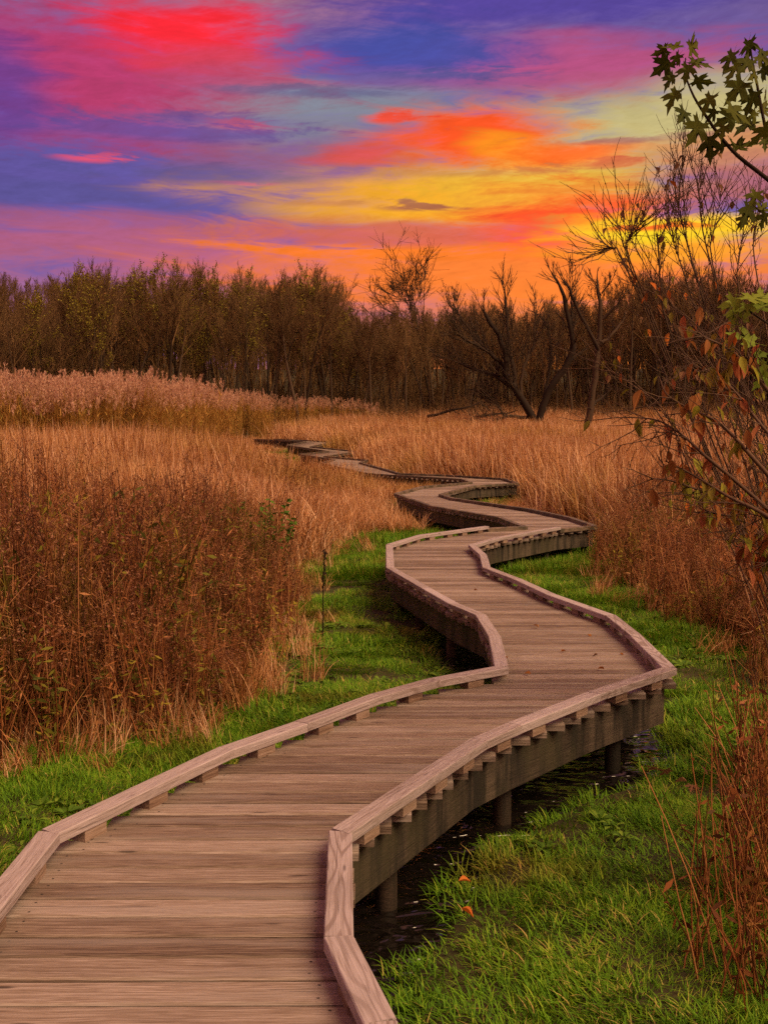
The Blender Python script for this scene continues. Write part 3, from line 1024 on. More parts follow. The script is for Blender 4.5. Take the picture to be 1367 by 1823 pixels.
x, y, hs = lawn_zone(10500, False)
emit('lawn_fringe', x, y, hs, LAWN, 'green grass close along the edges of the boardwalk', 'grass', 0.12)
x, y, hs = lawn_zone(3400, True)
emit('lawn_grass', x, y, hs, LAWN_BIG, 'short bright green grass beside the boardwalk', 'grass', 0.05)
n = 1100
x = NR.uniform(-3, 4, n)
y = 5.3 + 9 * NR.random(n)
keep = in_view(x, y, 0.4) & ((x < xl(y) - 0.1) | (x > xr(y) + 0.1)) & (ground_z(x, y) > 0.02) & (x > lb(y) - 0.3) & (x < rb(y) + 0.3) & (bumps(x, y, 1.2) > -0.1)
x, y = x[keep], y[keep]
emit('low_weeds', x, y, np.full(len(x), 0.7), WEED, 'small broad leaved weeds among the green grass', 'weeds', 0.15)

# dead brush: left stand and right stand
n = 1700
x = NR.uniform(-10, 0.4, n)
y = NR.uniform(6.0, 23, n)
keep = in_view(x, y, 1.0) & (x < lb(y) - 0.40 + 0.12 * bumps(x, y, 3.0)) & (x < xl(y) - 0.8)
keep &= NR.random(n) < (1 - 0.9 * sstep(y, 12.5, 17))
x, y = x[keep], y[keep]
hs = (0.62 + 0.40 * sstep(lb(y) - x, 0.3, 1.6)) * (1 + 0.26 * bumps(x, y, 2.4)) * (1 - 0.15 * sstep(y, 16, 22))
emit('brown_brush', x, y, hs, BRUSH, 'dense reddish brown dead weeds with fuzzy heads left of the boardwalk', 'weeds', 0.14, 0.30)
n = 1300
x = NR.uniform(2.0, 11, n)
y = NR.uniform(9.0, 26, n)
keep = in_view(x, y, 1.0) & (x > rb(y) + 0.3 + 0.1 * bumps(x, y, 3.0)) & (x > xr(y) + 0.9)
keep &= NR.random(n) < (0.85 - 0.5 * sstep(y, 17, 25))
x, y = x[keep], y[keep]
hs = (0.6 + 0.4 * sstep(x - rb(y), 0.0, 1.5)) * (1 + 0.2 * bumps(x, y, 1.4))
emit('rusty_brush', x, y, hs, BRUSH, 'rusty dead weeds right of the boardwalk below the leafy shrub', 'weeds', 0.14, 0.30)

# tan marsh grass
def tan_zone(n, big):
    yy = 7 + 88 * NR.random(n) ** 0.8
    xx = (NR.random(n) * 2 - 1) * (yy * 0.45 + 2.0)
    ul, ur = xl(yy) - xx, xx - xr(yy)
    dl = np.maximum(ul, ur)
    dl = np.where(yy > 72.2, 3.5, dl)                     # the walk has ended
    leftside = np.where(yy > 72.2, xx < -7.5, ul > 0)
    lim = np.where(leftside, np.where(yy < 22, lb(yy) - 0.3, 99), np.where(yy < 24, rb(yy) + 0.2, -99))
    lim = lim + (0.6 if big else 0.0) * np.where(yy < 24, np.where(leftside, -1, 1), 0)
    keep = np.where(leftside, xx < lim, xx > lim)
    keep &= ((dl > 1.5) if big else ((dl > 0.4) & (dl < 1.75)))
    keep &= NR.random(n) < np.where(leftside, 0.03 + 0.87 * sstep(yy, 11.5, 15), (0.10 + 0.85 * sstep(yy, 17, 23)) * (yy > 10.5))
    reed_edge = np.interp(xx / yy, [-0.40, -0.20, -0.165, -0.135, 0.0, 0.02], [41, 44, 54, 74, 88, 95])
    keep &= (yy < reed_edge + 2.5) & (NR.random(n) < np.clip(1.25 - yy / 75, 0.38, 1))
    xx, yy, dl, leftside = xx[keep], yy[keep], dl[keep], leftside[keep]
    h_l = np.where(yy > 34, 0.25, 0.60) + 1.32 * sstep(dl, 1.2, 8.0)
    h_r = 0.65 + 1.10 * sstep(dl, 0.4, 3.5)
    hs = np.where(leftside, h_l, h_r) * (1 + 0.12 * bumps(xx, yy, 0.7)) * np.where(yy > 72, 1.1, 1.0) * (1 + 0.30 * sstep(yy, 28, 40) * sstep(-xx / yy, 0.10, 0.17))
    hs = np.where(yy < 22, np.minimum(hs, 0.9 + 0.03 * yy), hs)
    hs = np.where(leftside & (yy < 21), hs * (0.45 + 0.55 * sstep(lb(yy) - xx, 0.3, 1.6)), hs)
    hs = np.where(~leftside & (xx < bay_r(yy) + (1.3 if big else 0.4)), 0.30, hs)
    hs = np.where(leftside & (xx > bay_l(yy) - 0.3), np.minimum(hs, 0.55), hs)
    return xx, yy, hs


xx, yy, hs = tan_zone(34000, False)
emit('walkside_straw', xx, yy, hs, TAN, 'lower tan grass close beside the far boardwalk', 'marsh grass', 0.10, 0.15)
xx, yy, hs = tan_zone(13200, True)
emit('tan_marsh_grass', xx, yy, hs, TAN_BIG, 'tall tan dead marsh grass filling the open field', 'marsh grass', 0.07, 0.12, wide=1 + yy / 110)

# dry tufts where brush meets lawn
n = 170
side_ = NR.random(n) < 0.75
yy = np.where(side_, NR.uniform(6.0, 20, n), NR.uniform(9.5, 21, n))
xx = np.where(side_, lb(yy) + NR.normal(-0.15, 0.28, n), rb(yy) + NR.normal(0.1, 0.25, n))
keep = in_view(xx, yy, 0.6) & ((xx < xl(yy) - 0.3) | (xx > xr(yy) + 0.3))
xx, yy = xx[keep], yy[keep]
emit('dry_tufts', xx, yy, 0.20 + 0.30 * NR.random(len(xx)) ** 1.5, TAN, 'low straw tufts along the edges of the lawn', 'dry grass', 0.2, 0.3, wide=0.6)

# green-gold undergrowth along the far walk
n = 9000
yy = 16 + 50 * NR.random(n)
sd = NR.random(n) < 0.5
off = np.abs(NR.normal(0, 0.9, n)) + 0.15
xx = np.where(sd, xl(yy) - off, xr(yy) + off)
keep = NR.random(n) < 0.7
xx, yy = xx[keep], yy[keep]
emit('walkside_grass', xx, yy, (1.5 + 0.6 * NR.random(len(xx))) * np.where(yy > 30, 0.7, 1.0), LAWN, 'yellow green grass fringe along the far boardwalk', 'grass', 0.12)

# plumed reeds
n = 4600
xx = NR.uniform(-42, 6, n)
yy = NR.uniform(38, 98, n)
reed_edge = np.interp(xx / yy, [-0.40, -0.20, -0.165, -0.135, 0.0, 0.02], [41, 44, 54, 74, 88, 95])
dpt = yy - reed_edge
dpt = dpt - 3.0 * bumps(xx, yy, 0.35)
keep = (dpt > 0) & (dpt < 12) & in_view(xx, yy, 2.0) & (NR.random(n) < np.where(dpt < 5, 1, 0.5)) & (NR.random(n) < np.interp(xx / yy, [-0.19, -0.14, -0.10, 0.0, 0.03], [1, 0.5, 0.2, 0.12, 0.05]))
xx, yy = xx[keep], yy[keep]
hs = np.interp(xx / yy, [-0.17, -0.12, -0.06, 0.0], [1.02, 0.92, 0.80, 0.62]) * (1 + 0.05 * bumps(xx, yy, 0.9))
emit('plumed_reeds', xx, yy, hs, REED, 'tall plumed reeds along the left woodland edge', 'reeds', 0.04, 0.07)


# ------------------------------------------------------------------ trees
def bez(p, dr, L, n, wob, trop, rng):
    pts = [np.array(p, float)]
    dv = np.array(dr, float)
    for _ in range(n):
        dv = dv + np.array([rng.gauss(0, wob), rng.gauss(0, wob), rng.gauss(0, wob) + trop])
        dv /= np.linalg.norm(dv)
        pts.append(pts[-1] + dv * L / n)
    return np.array(pts)


def along(pts, f):
    k = f * (len(pts) - 1)
    i = min(int(k), len(pts) - 2)
    return pts[i] + (pts[i + 1] - pts[i]) * (k - i), (pts[i + 1] - pts[i]) / (np.linalg.norm(pts[i + 1] - pts[i]) + 1e-9)


def side_dir(t, ang, rng):
    a = np.cross(t, np.array([rng.gauss(0, 1), rng.gauss(0, 1), rng.gauss(0, 1)]))
    a /= np.linalg.norm(a) + 1e-9
    return t * math.cos(ang) + a * math.sin(ang)


def sprout(mb_l, mb_t, pts, r0, r1, rng, length, n_br, n_tw, spread=0.6, start=0.2, leaves=None, n_leaf=0, leaf_size=0.15, tw_r=0.011, wob=0.08, up=0.12):
    """branches and twigs on one limb"""
    for i in range(n_br):
        f = start + (1 - start) * (i + rng.random()) / n_br
        p, t = along(pts, min(f, 0.999))
        L = length * (1.1 - 0.6 * f) * rng.uniform(0.6, 1.2)
        r = (r0 + (r1 - r0) * f) * 0.5
        bp = bez(p, side_dir(t, rng.uniform(0.25, 0.30 + spread), rng), L, 4, wob, up, rng)
        mb_t.tube(bp, np.linspace(max(r, tw_r * 1.3), tw_r, 5), 3, rng.random())
        for j in range(n_tw):
            f2 = rng.uniform(0.2, 1.0)
            p2, t2 = along(bp, min(f2, .999))
            tp = bez(p2, side_dir(t2, rng.uniform(0.2, 0.35 + spread), rng), L * rng.uniform(0.35, 0.75), 2, wob, up, rng)
            mb_t.tube(tp, np.linspace(tw_r, tw_r * 0.6, 3), 3, rng.random())
            if leaves is not None:
                for _ in range(n_leaf):
                    p3, _t = along(tp, rng.uniform(0.1, .999))
                    leaves.leafquad(p3 + np.array([rng.gauss(0, .06), rng.gauss(0, .06), rng.gauss(0, .06)]), leaf_size * rng.uniform(.6, 1.3), rng, rng.random(), 0.7)


def tree_meshes(seed, height, clear, spread, n_limb=13, n_br=6, n_tw=6, leaf=None, n_leaf=0, forks=1, tw_r=0.012):
    rng = random.Random(seed)
    tr, cr = MB(), MB()
    lv = MB() if leaf else None
    for k in range(forks):
        dr = (0, 0, 1) if forks == 1 else (math.cos(k * 2.4 + seed) * 0.25, math.sin(k * 2.4 + seed) * 0.25, 1)
        H = height * (1 if k == 0 else rng.uniform(0.75, 0.95))
        r0 = 0.0105 * H * rng.uniform(0.7, 1.3)
        tp = bez((rng.uniform(-.1, .1) * k, rng.uniform(-.1, .1) * k, -0.4), dr, H * 0.95, 8, 0.05, 0.02, rng)
        tr.tube(tp, np.concatenate([np.linspace(r0, r0 * 0.6, 5), np.linspace(r0 * 0.45, r0 * 0.1, 4)]), 6, rng.random())
        sprout(tr, cr, tp, r0, 0.02, rng, H * 0.10, 6, n_tw, spread, 0.75, lv, n_leaf, tw_r=tw_r)
        for i in range(n_limb):
            f = clear + (0.95 - clear) * (i + rng.random()) / n_limb
            p, t = along(tp, f)
            L = H * (0.46 - 0.30 * f) * rng.uniform(0.7, 1.25) * (0.6 + spread)
            r = r0 * (1.05 - f) * 0.55
            lp = bez(p, side_dir(t, rng.uniform(0.30, 0.40 + spread), rng), L, 5, 0.12, 0.13, rng)
            (tr if r > 0.05 else cr).tube(lp, np.linspace(r, tw_r * 1.5, 6), 4, rng.random())
            sprout(tr, cr, lp, r, 0.015, rng, L * 0.5, n_br, n_tw, spread, 0.25, lv, n_leaf, tw_r=tw_r)
    a = tr.mesh('trunk', M['bark'])
    b = cr.mesh('crown', M['twig'])
    l_ = lv.mesh('leaves', M[leaf]) if lv is not None and lv.n else None
    return a, b, l_


def place_tree(name, meshes, x, y, rz, s, label, group, leafname='leaves', dz=0.0):
    z = float(ground_z(x, y)) + dz
    e = empty(name, (x, y, z), rz)
    e.scale = (s, s, s)
    tag(e, label, 'tree', group)
    link('trunk', meshes[0], e)
    crown = link('crown', meshes[1], e)
    if meshes[2] is not None:
        link(leafname, meshes[2], crown)
    return e


V = []
for s in range(6):
    V.append(tree_meshes(100 + s, 14.0, [0.46, 0.54, 0.40, 0.56, 0.50, 0.44][s], [0.24, 0.30, 0.34, 0.24, 0.34, 0.28][s], 15, 8, 8, forks=[1, 1, 2, 1, 2, 3][s], tw_r=0.0105))
VL = [tree_meshes(200 + s, 14.0, 0.32, 0.30, 15, 7, 6, 'leaf_olive', 3, tw_r=0.0105) for s in range(2)]
VB = [tree_meshes(220 + s, 14.0, 0.32, 0.34, 15, 7, 6, 'leaf_brown', 1, tw_r=0.0105) for s in range(2)]
V_SPREAD = [tree_meshes(300 + s, 9.5, 0.12, 0.85, 14, 7, 6, forks=2) for s in range(2)]
V_ROUND = tree_meshes(310, 15.0, 0.50, 0.95, 18, 8, 8, forks=1, tw_r=0.017)
V_ROUND[1].materials.clear()
V_ROUND[1].materials.append(M['bark'])

fr = random.Random(21)
FOREST = []
for row, (d0, n, hmin, hmax) in enumerate(((93, 50, 0.82, 0.93), (100, 64, 0.95, 1.0))):
    for i in range(n):
        f = (i + fr.uniform(0.15, 0.85)) / n
        dd = d0 + fr.uniform(-4, 4)
        x = (f * 2 - 1) * dd * 0.37
        FOREST.append((x, dd, fr.uniform(hmin, hmax)))
for (x, y, s) in FOREST:
    px = 683.5 + 2010 * x / y
    k = 1.0
    if px > 800: k = 1.0
    if 810 < px < 1070: k = 0.80
    if px < 130: k = 0.84
    if 600 < px < 800: k = 0.76                              # a gap towards the sunset
    r = fr.random()
    row = 'front row' if y < 97 else 'second row'
    where = ('at the far left end' if px < 150 else 'behind the plumed reeds' if px < 480 else 'left of the round crowned tree' if px < 660
             else 'around the round crowned tree' if px < 810 else 'behind the willow' if px < 1010 else 'right of the forked tree')
    if (480 < px < 610 and r < 0.6) or (px < 480 and r < 0.24):
        nm, src, kf, what = 'leafy_tree', VL, 1.0, 'tree with thin yellow green leaves'
    elif r > 0.84:
        nm, src, kf, what = 'russet_tree', VB, 0.95, 'tree with sparse russet leaves'
    else:
        nm, src, kf, what = 'bare_tree', V, 1.0, 'bare brown tree'
    place_tree(nm, fr.choice(src), x, y, fr.uniform(0, 6.28), s * k * kf, '%s, %s of woods, %s' % (what, row, where), 'trees of the woodland edge')
place_tree('round_crowned_tree', V_ROUND, 4.3, 103, 0.4, 1.02, 'tall bare tree with a round crown standing above the others against orange sky', None)
place_tree('spreading_tree', V_SPREAD[0], -28.0, 86, 0.6, 1.0, 'low dark spreading tree behind the reeds at the left edge', None)
place_tree('spreading_tree', V_SPREAD[1], -24.0, 90, 2.2, 0.95, 'dark forked tree behind the reeds, second from the left edge', None)

# far woods: one mass behind the edge
n = 1450
yy = 106 + 210 * NR.random(n) ** 1.6
xx = (NR.random(n) * 2 - 1) * (yy * 0.44 + 6)
yy[1200:] += 60
xx[1200:] = -yy[1200:] * NR.uniform(0.22, 0.37, 250)
sgn = np.where(NR.random(70) < 0.5, -1, 1)
ye = NR.uniform(91, 106, 70)
xx = np.concatenate([xx, sgn * ye * NR.uniform(0.375, 0.50, 70)])
yy = np.concatenate([yy, ye])
SRC = []
for vset in V[:4] + VB:
    mb = [m_ for m_ in vset if m_ is not None]
    b_ = MB()
    vv, aa, qq, off_ = [], [], [], 0
    for m_ in mb:
        co = np.empty(len(m_.vertices) * 3, np.float32)
        m_.vertices.foreach_get('co', co)
        ti = np.empty(len(m_.vertices), np.float32)
        m_.attributes['tint'].data.foreach_get('value', ti)
        li = np.empty(len(m_.loops), np.int32)
        m_.loops.foreach_get('vertex_index', li)
        b_.add(co.reshape(-1, 3), li.reshape(-1, 4), None, ti)
    SRC.append(b_.mesh('far_tree', M['twig']))
zsc = NR.uniform(0.85, 1.12, len(xx)) * np.interp(xx / yy, [-0.30, -0.27], [0.78, 1.0]) * np.interp(xx / yy, [-0.05, -0.03, 0.06, 0.19, 0.22], [0.95, 0.70, 0.74, 0.78, 0.95])
pts = np.stack([xx, yy, ground_z(xx, yy)], axis=1)
scatter('far_woods', pts, np.stack([0 * xx, 0 * xx, NR.uniform(0, 6.28, len(xx))], axis=1), np.stack([zsc, zsc, zsc], axis=1), NR.integers(0, len(SRC), len(xx)), SRC, 'dim brown mass of bare woods behind the woodland edge', 'woods')

# undergrowth at the foot of the trees
BUSH = []
for s in range(4):
    rng = random.Random(400 + s)
    b_ = MB()
    for i in range(26):
        p = (rng.gauss(0, 0.8), rng.gauss(0, 0.8), -0.1)
        lp = bez(p, (rng.gauss(0, .35), rng.gauss(0, .35), 1), rng.uniform(1.4, 3.2), 4, 0.16, 0.05, rng)
        b_.tube(lp, np.linspace(0.022, 0.010, 5), 3, rng.random())
        sprout(b_, b_, lp, 0.02, 0.01, rng, 0.8, 5, 4, 0.5, 0.25, tw_r=0.009)
    BUSH.append(b_.mesh('thicket', M['twig']))
n = 1000
yy = NR.uniform(86, 124, n)
xx = (NR.random(n) * 2 - 1) * yy * 0.45
keep = (xx > -4) | (yy > 94)
xx, yy = xx[keep], yy[keep]
emit('thicket', xx, yy, np.where(yy > 103, 1.5, 0.85), BUSH, 'tangled brown thicket at the foot of the woodland', 'thicket', 0.05, 0.3)


# willow and forked tree: limbs read from their real outline
def limb_tree(name, x0, y0, unit_, base, limbs, label, r_main, rng, tw=0.012, nb=9, nt=6, blen=1.6):
    z0 = float(ground_z(x0, y0))
    e = empty(name, (x0, y0, z0))
    tag(e, label, 'tree')
    cr = MB()
    for i, (r, yo, pl) in enumerate(limbs):
        P = []
        for j, (a, b) in enumerate(pl):
            P.append(((a - base[0]) / unit_, yo * j / max(1, len(pl) - 1) * 1.6 + (limbs[i][1] * 0.1), (base[1] - b) / unit_))
        P = np.array(P)
        # smooth a little and wobble
        t = np.arange(len(P))
        tt = np.linspace(0, len(P) - 1, (len(P) - 1) * 3 + 1)
        Q = np.stack([np.interp(tt, t, P[:, k]) for k in range(3)], axis=1)
        Q[1:-1] = (Q[:-2] + 2 * Q[1:-1] + Q[2:]) / 4
        Q += np.array([[rng.gauss(0, .03), rng.gauss(0, .03), rng.gauss(0, .03)] for _ in Q]) * (np.arange(len(Q)) > 0)[:, None]
        mb = MB()
        rr_ = np.linspace(r * 1.0, max(0.045, r * 0.36), len(Q)) * np.clip((len(Q) - 0.6 - np.arange(len(Q))) / 3.5, 0.12, 1)
        mb.tube(Q, rr_, 6, rng.random())
        link('trunk' if i == 0 else 'limb', mb.mesh('limb', M['dark_bark']), e)
        sprout(cr, cr, Q, r * 0.5, 0.015, rng, blen, nb, nt, 0.5, 0.2, tw_r=tw)
    link('crown', cr.mesh('crown', M['bark']), e)
    return e


wr = random.Random(77)
limb_tree('willow_tree', 10.1, 76.0, 103.0, (690, 1270),
          [(0.30, -0.5, [(700, 1290), (690, 1140), (620, 1000), (545, 890), (490, 840), (480, 740), (490, 660), (430, 540), (340, 400), (320, 300)]),
           (0.17, 0.4, [(545, 890), (430, 800), (240, 740), (20, 650)]),
           (0.14, -1.0, [(480, 740), (370, 640), (200, 560), (130, 520)]),
           (0.14, 0.8, [(430, 800), (440, 680), (300, 560), (190, 400), (140, 310)]),
           (0.16, 1.0, [(550, 890), (550, 740), (520, 640), (510, 470), (500, 240), (480, 130)]),
           (0.26, -0.6, [(700, 1200), (740, 1000), (790, 870), (890, 750), (940, 620), (930, 520), (880, 330), (860, 230), (750, 60)]),
           (0.14, 0.5, [(940, 620), (950, 400), (930, 100)]),
           (0.14, -0.8, [(650, 1085), (480, 1075), (390, 1110), (330, 1170)]),
           (0.13, 0.9, [(600, 980), (600, 780), (650, 650), (690, 590), (700, 430), (710, 280)]),
           (0.09, 0.3, [(480, 1075), (440, 990), (360, 960)]),
           (0.10, 1.2, [(740, 1000), (800, 800), (820, 600), (800, 400)])],
          'wide leaning willow with dark sprawling limbs at the marsh edge', 0.3, wr, tw=0.017, nb=20, nt=8, blen=2.3)
limb_tree('forked_tree', 11.15, 62.5, 124.0, (985, 1290),
          [(0.22, 0.4, [(985, 1300), (1000, 1100), (1030, 950), (1050, 700), (1070, 560), (1085, 380), (1070, 200), (1065, 40)]),
           (0.12, -0.5, [(1060, 600), (1000, 500), (900, 320), (850, 200), (740, 50)]),
           (0.10, 0.5, [(1080, 550), (1150, 500), (1220, 430), (1260, 330)]),
           (0.08, -0.4, [(1085, 390), (1180, 300), (1220, 230)]),
           (0.10, 0.6, [(1010, 1000), (1090, 920), (1180, 870)]),
           (0.05, 0.3, [(1070, 230), (1010, 90)]),
           (0.05, -0.3, [(1075, 220), (1150, 110)])],
          'slim dark forked tree right of the willow', 0.22, wr, tw=0.014, nb=7, nt=4, blen=0.9)
# fallen branches in front of the willow
for (x0, y0, L, a, lab) in ((3.0, 79.0, 4.2, 0.15, 'dark fallen branch lying on the grass left of the willow'), (6.2, 78.0, 2.8, -0.2, 'short dark fallen branch nearest the willow')):
    mb = MB()
    lp = bez((0, 0, 0), (math.cos(a), 0.1, 0.08), L, 6, 0.12, 0.0, wr)
    mb.tube(lp, np.linspace(0.12, 0.04, 7), 6, 0.4)
    for k in range(6):
        p, t = along(lp, wr.random() * .99)
        mb.tube(bez(p, side_dir(t, 0.9, wr), wr.uniform(.5, 1.2), 3, .2, .1, wr), np.linspace(0.04, 0.012, 4), 4, 0.4)
    o = link('fallen_branch', mb.mesh('fallen_branch', M['dark_bark']), None, (x0, y0, float(ground_z(x0, y0)) + 1.75))
    tag(o, lab, 'branch')


# ------------------------------------------------------------------ foreground shrubs at the right
def maple_leaf_mesh(name, mat):
    prof = [(0.0, 0.0), (0.10, 0.0), (0.34, -0.20), (0.30, -0.04), (0.42, 0.0), (0.22, 0.14), (0.40, 0.24), (0.62, 0.50), (0.44, 0.46), (0.42, 0.58), (0.14, 0.36),
            (0.17, 0.58), (0.26, 0.70), (0.12, 0.74), (0.0, 1.05)]
    pts = prof + [(-a, b) for a, b in prof[-2:0:-1]]
    v = [(b, a, 0.10 * abs(a) - 0.12 * b * b) for a, b in pts] + [(0.30, 0, -0.02)]
    n = len(pts)
    t = [(i, (i + 1) % n, n) for i in range(n)]
    v += [(0.0, 0.012, 0.0), (0.0, -0.012, 0.0), (-0.45, 0.0, 0.10)]
    t.append((n + 1, n + 2, n + 3))
    return mesh(name, v, np.array(t), mat)


def oval_leaf_mesh(name, mat, asp=0.42, fold=0.25):
    ws = [0.08, 0.6, 0.95, 1.0, 0.75, 0.38, 0.03]
    v, qd = [], []
    for k, w in enumerate(ws):
        t = k / 6
        hw = w * asp / 2
        z = -0.18 * t * t
        v += [(t, hw, z + hw * fold * 2), (t, 0, z), (t, -hw, z + hw * fold * 2)]
    for k in range(6):
        qd += [(3 * k, 3 * k + 1, 3 * k + 4, 3 * k + 3), (3 * k + 1, 3 * k + 2, 3 * k + 5, 3 * k + 4)]
    return mesh(name, v, np.array(qd), mat, True)


MAPLE_LEAVES = [(1.30, 5.23, 3.87, 0.09), (1.40, 5.26, 3.88, 0.10), (1.26, 5.27, 3.86, 0.07), (1.28, 5.31, 3.81, 0.09), (1.32, 5.26, 3.82, 0.08), (1.43, 5.30, 3.82, 0.09), (1.33, 5.09, 3.72, 0.08), (1.28, 5.19, 3.71, 0.08), (1.45, 5.31, 3.74, 0.09), (1.31, 5.24, 3.65, 0.11), (1.37, 5.30, 3.59, 0.09), (1.43, 5.11, 3.59, 0.10), (1.47, 5.19, 3.56, 0.08), (1.39, 5.14, 3.48, 0.12), (1.47, 5.21, 3.43, 0.11), (1.52, 5.22, 3.42, 0.07), (1.49, 5.08, 3.46, 0.07), (1.61, 5.13, 3.83, 0.10), (1.67, 5.15, 3.82, 0.08), (1.58, 5.30, 3.84, 0.09), (1.59, 5.26, 3.78, 0.11), (1.60, 5.12, 3.76, 0.08), (1.72, 5.27, 3.83, 0.08), (1.63, 5.11, 3.71, 0.07), (1.72, 5.23, 3.76, 0.07), (1.56, 5.11, 3.65, 0.11), (1.54, 5.08, 3.54, 0.11), (1.58, 5.29, 3.57, 0.10), (1.63, 5.13, 3.61, 0.10), (1.69, 5.13, 3.63, 0.07), (1.67, 5.32, 3.55, 0.11), (1.74, 5.29, 3.61, 0.08), (1.69, 5.15, 3.47, 0.10), (1.64, 5.31, 3.45, 0.09), (1.57, 5.21, 3.44, 0.07), (1.67, 5.24, 3.57, 0.08), (1.69, 5.13, 3.42, 0.06), (1.71, 5.31, 3.22, 0.09), (1.66, 5.25, 3.14, 0.10), (1.75, 5.31, 3.17, 0.07), (1.65, 5.29, 3.11, 0.07), (1.70, 5.15, 3.09, 0.08)]
LOW_MAPLE_LEAVES = [(1.49, 4.87, 2.68, 0.09), (1.49, 4.82, 2.63, 0.10), (1.53, 4.81, 2.53, 0.12), (1.55, 4.80, 2.70, 0.11), (1.61, 4.85, 2.71, 0.10), (1.63, 4.92, 2.68, 0.09), (1.52, 4.78, 2.65, 0.07), (1.63, 4.94, 2.46, 0.09), (1.62, 4.86, 2.40, 0.08), (1.61, 4.85, 2.37, 0.08)]
MAPLE_BRANCHES = [[(1.98, 5.20, 3.07), (1.73, 5.20, 3.28), (1.59, 5.20, 3.38), (1.50, 5.20, 3.48), (1.43, 5.20, 3.58), (1.39, 5.20, 3.64), (1.35, 5.20, 3.73), (1.35, 5.20, 3.81)], [(1.84, 5.20, 3.17), (1.76, 5.20, 3.34), (1.71, 5.20, 3.52), (1.67, 5.20, 3.71), (1.65, 5.20, 3.79), (1.64, 5.20, 3.86)], [(1.98, 5.20, 3.07), (1.81, 5.20, 3.12), (1.72, 5.20, 3.12), (1.67, 5.20, 3.16)]]
LOW_MAPLE_BRANCHES = [[(2.05, 5.05, 2.20), (1.83, 4.90, 2.45), (1.67, 4.90, 2.59), (1.56, 4.90, 2.66), (1.50, 4.90, 2.70)], [(2.05, 5.05, 2.0), (1.84, 4.90, 2.23), (1.67, 4.90, 2.39), (1.61, 4.90, 2.46)]]
RED_BRANCHES = [[(1.88, 4.69, 1.47), (1.72, 4.67, 1.59), (1.60, 4.69, 1.68), (1.54, 4.72, 1.75), (1.40, 4.61, 1.80), (1.36, 4.70, 1.80), (1.25, 4.50, 1.86)], [(1.76, 4.65, 1.74), (1.57, 4.60, 1.82), (1.49, 4.66, 1.83), (1.36, 4.61, 1.90), (1.29, 4.60, 1.90), (1.13, 4.45, 1.95), (1.04, 4.40, 1.96)], [(1.58, 4.31, 1.74), (1.43, 4.28, 1.84), (1.33, 4.36, 1.89), (1.27, 4.44, 1.94), (1.18, 4.43, 1.99), (1.07, 4.30, 2.03)], [(1.57, 4.41, 1.78), (1.38, 4.44, 1.95), (1.24, 4.38, 2.05), (1.19, 4.47, 2.12), (1.10, 4.53, 2.19), (0.99, 4.59, 2.20)], [(1.50, 4.22, 1.91), (1.35, 4.18, 2.06), (1.29, 4.19, 2.13), (1.24, 4.26, 2.19), (1.15, 4.30, 2.23), (1.05, 4.24, 2.28), (1.05, 4.34, 2.35)], [(1.67, 4.53, 1.60), (1.54, 4.51, 1.64), (1.45, 4.46, 1.67), (1.42, 4.40, 1.71)], [(1.61, 4.29, 2.10), (1.41, 4.34, 2.37), (1.28, 4.22, 2.45), (1.18, 4.20, 2.49), (1.16, 4.34, 2.55)], [(1.70, 4.52, 1.95), (1.49, 4.49, 2.17), (1.43, 4.54, 2.27), (1.38, 4.58, 2.34), (1.29, 4.50, 2.41)]]
STEMS = [(1.27, 6.40, 3.52, 1.40, 6.40, 2.98), (1.36, 6.62, 3.51, 1.64, 6.57, 2.81), (1.47, 6.18, 3.34, 1.52, 6.23, 2.77), (1.65, 6.40, 3.76, 1.69, 6.40, 3.16), (1.66, 6.61, 3.70, 1.73, 6.57, 3.22), (1.68, 6.18, 3.63, 1.73, 6.22, 3.19), (1.57, 6.41, 3.46, 1.67, 6.41, 3.04), (1.94, 6.61, 3.64, 1.86, 6.57, 3.16), (1.39, 6.18, 3.41, 1.30, 6.22, 3.13), (2.02, 6.41, 3.50, 1.97, 6.41, 2.98), (2.16, 6.61, 3.64, 2.11, 6.57, 3.16), (1.18, 6.18, 3.26, 1.27, 6.22, 3.13), (1.23, 6.61, 2.68, 1.61, 6.57, 2.29)]
sr = random.Random(9)


def smooth_path(P, k=3):
    P = np.array(P, float)
    t = np.arange(len(P))
    tt = np.linspace(0, len(P) - 1, (len(P) - 1) * k + 1)
    Q = np.stack([np.interp(tt, t, P[:, i]) for i in range(3)], axis=1)
    Q[1:-1] = (Q[:-2] + 2 * Q[1:-1] + Q[2:]) / 4
    return Q


def leaf_at(me, parent, p, size, name='leaf', droop=None):
    a = sr.uniform(0, 6.283)
    el_ = sr.uniform(-1.3, 0.2) if droop is None else droop + sr.gauss(0, .25)
    o = link(name, me, parent, p, (sr.gauss(0, .6), -el_, a), (size, size, size))
    return o


ml = [maple_leaf_mesh('leaf', M['maple_leaf']), maple_leaf_mesh('leaf', M['maple_green'])]


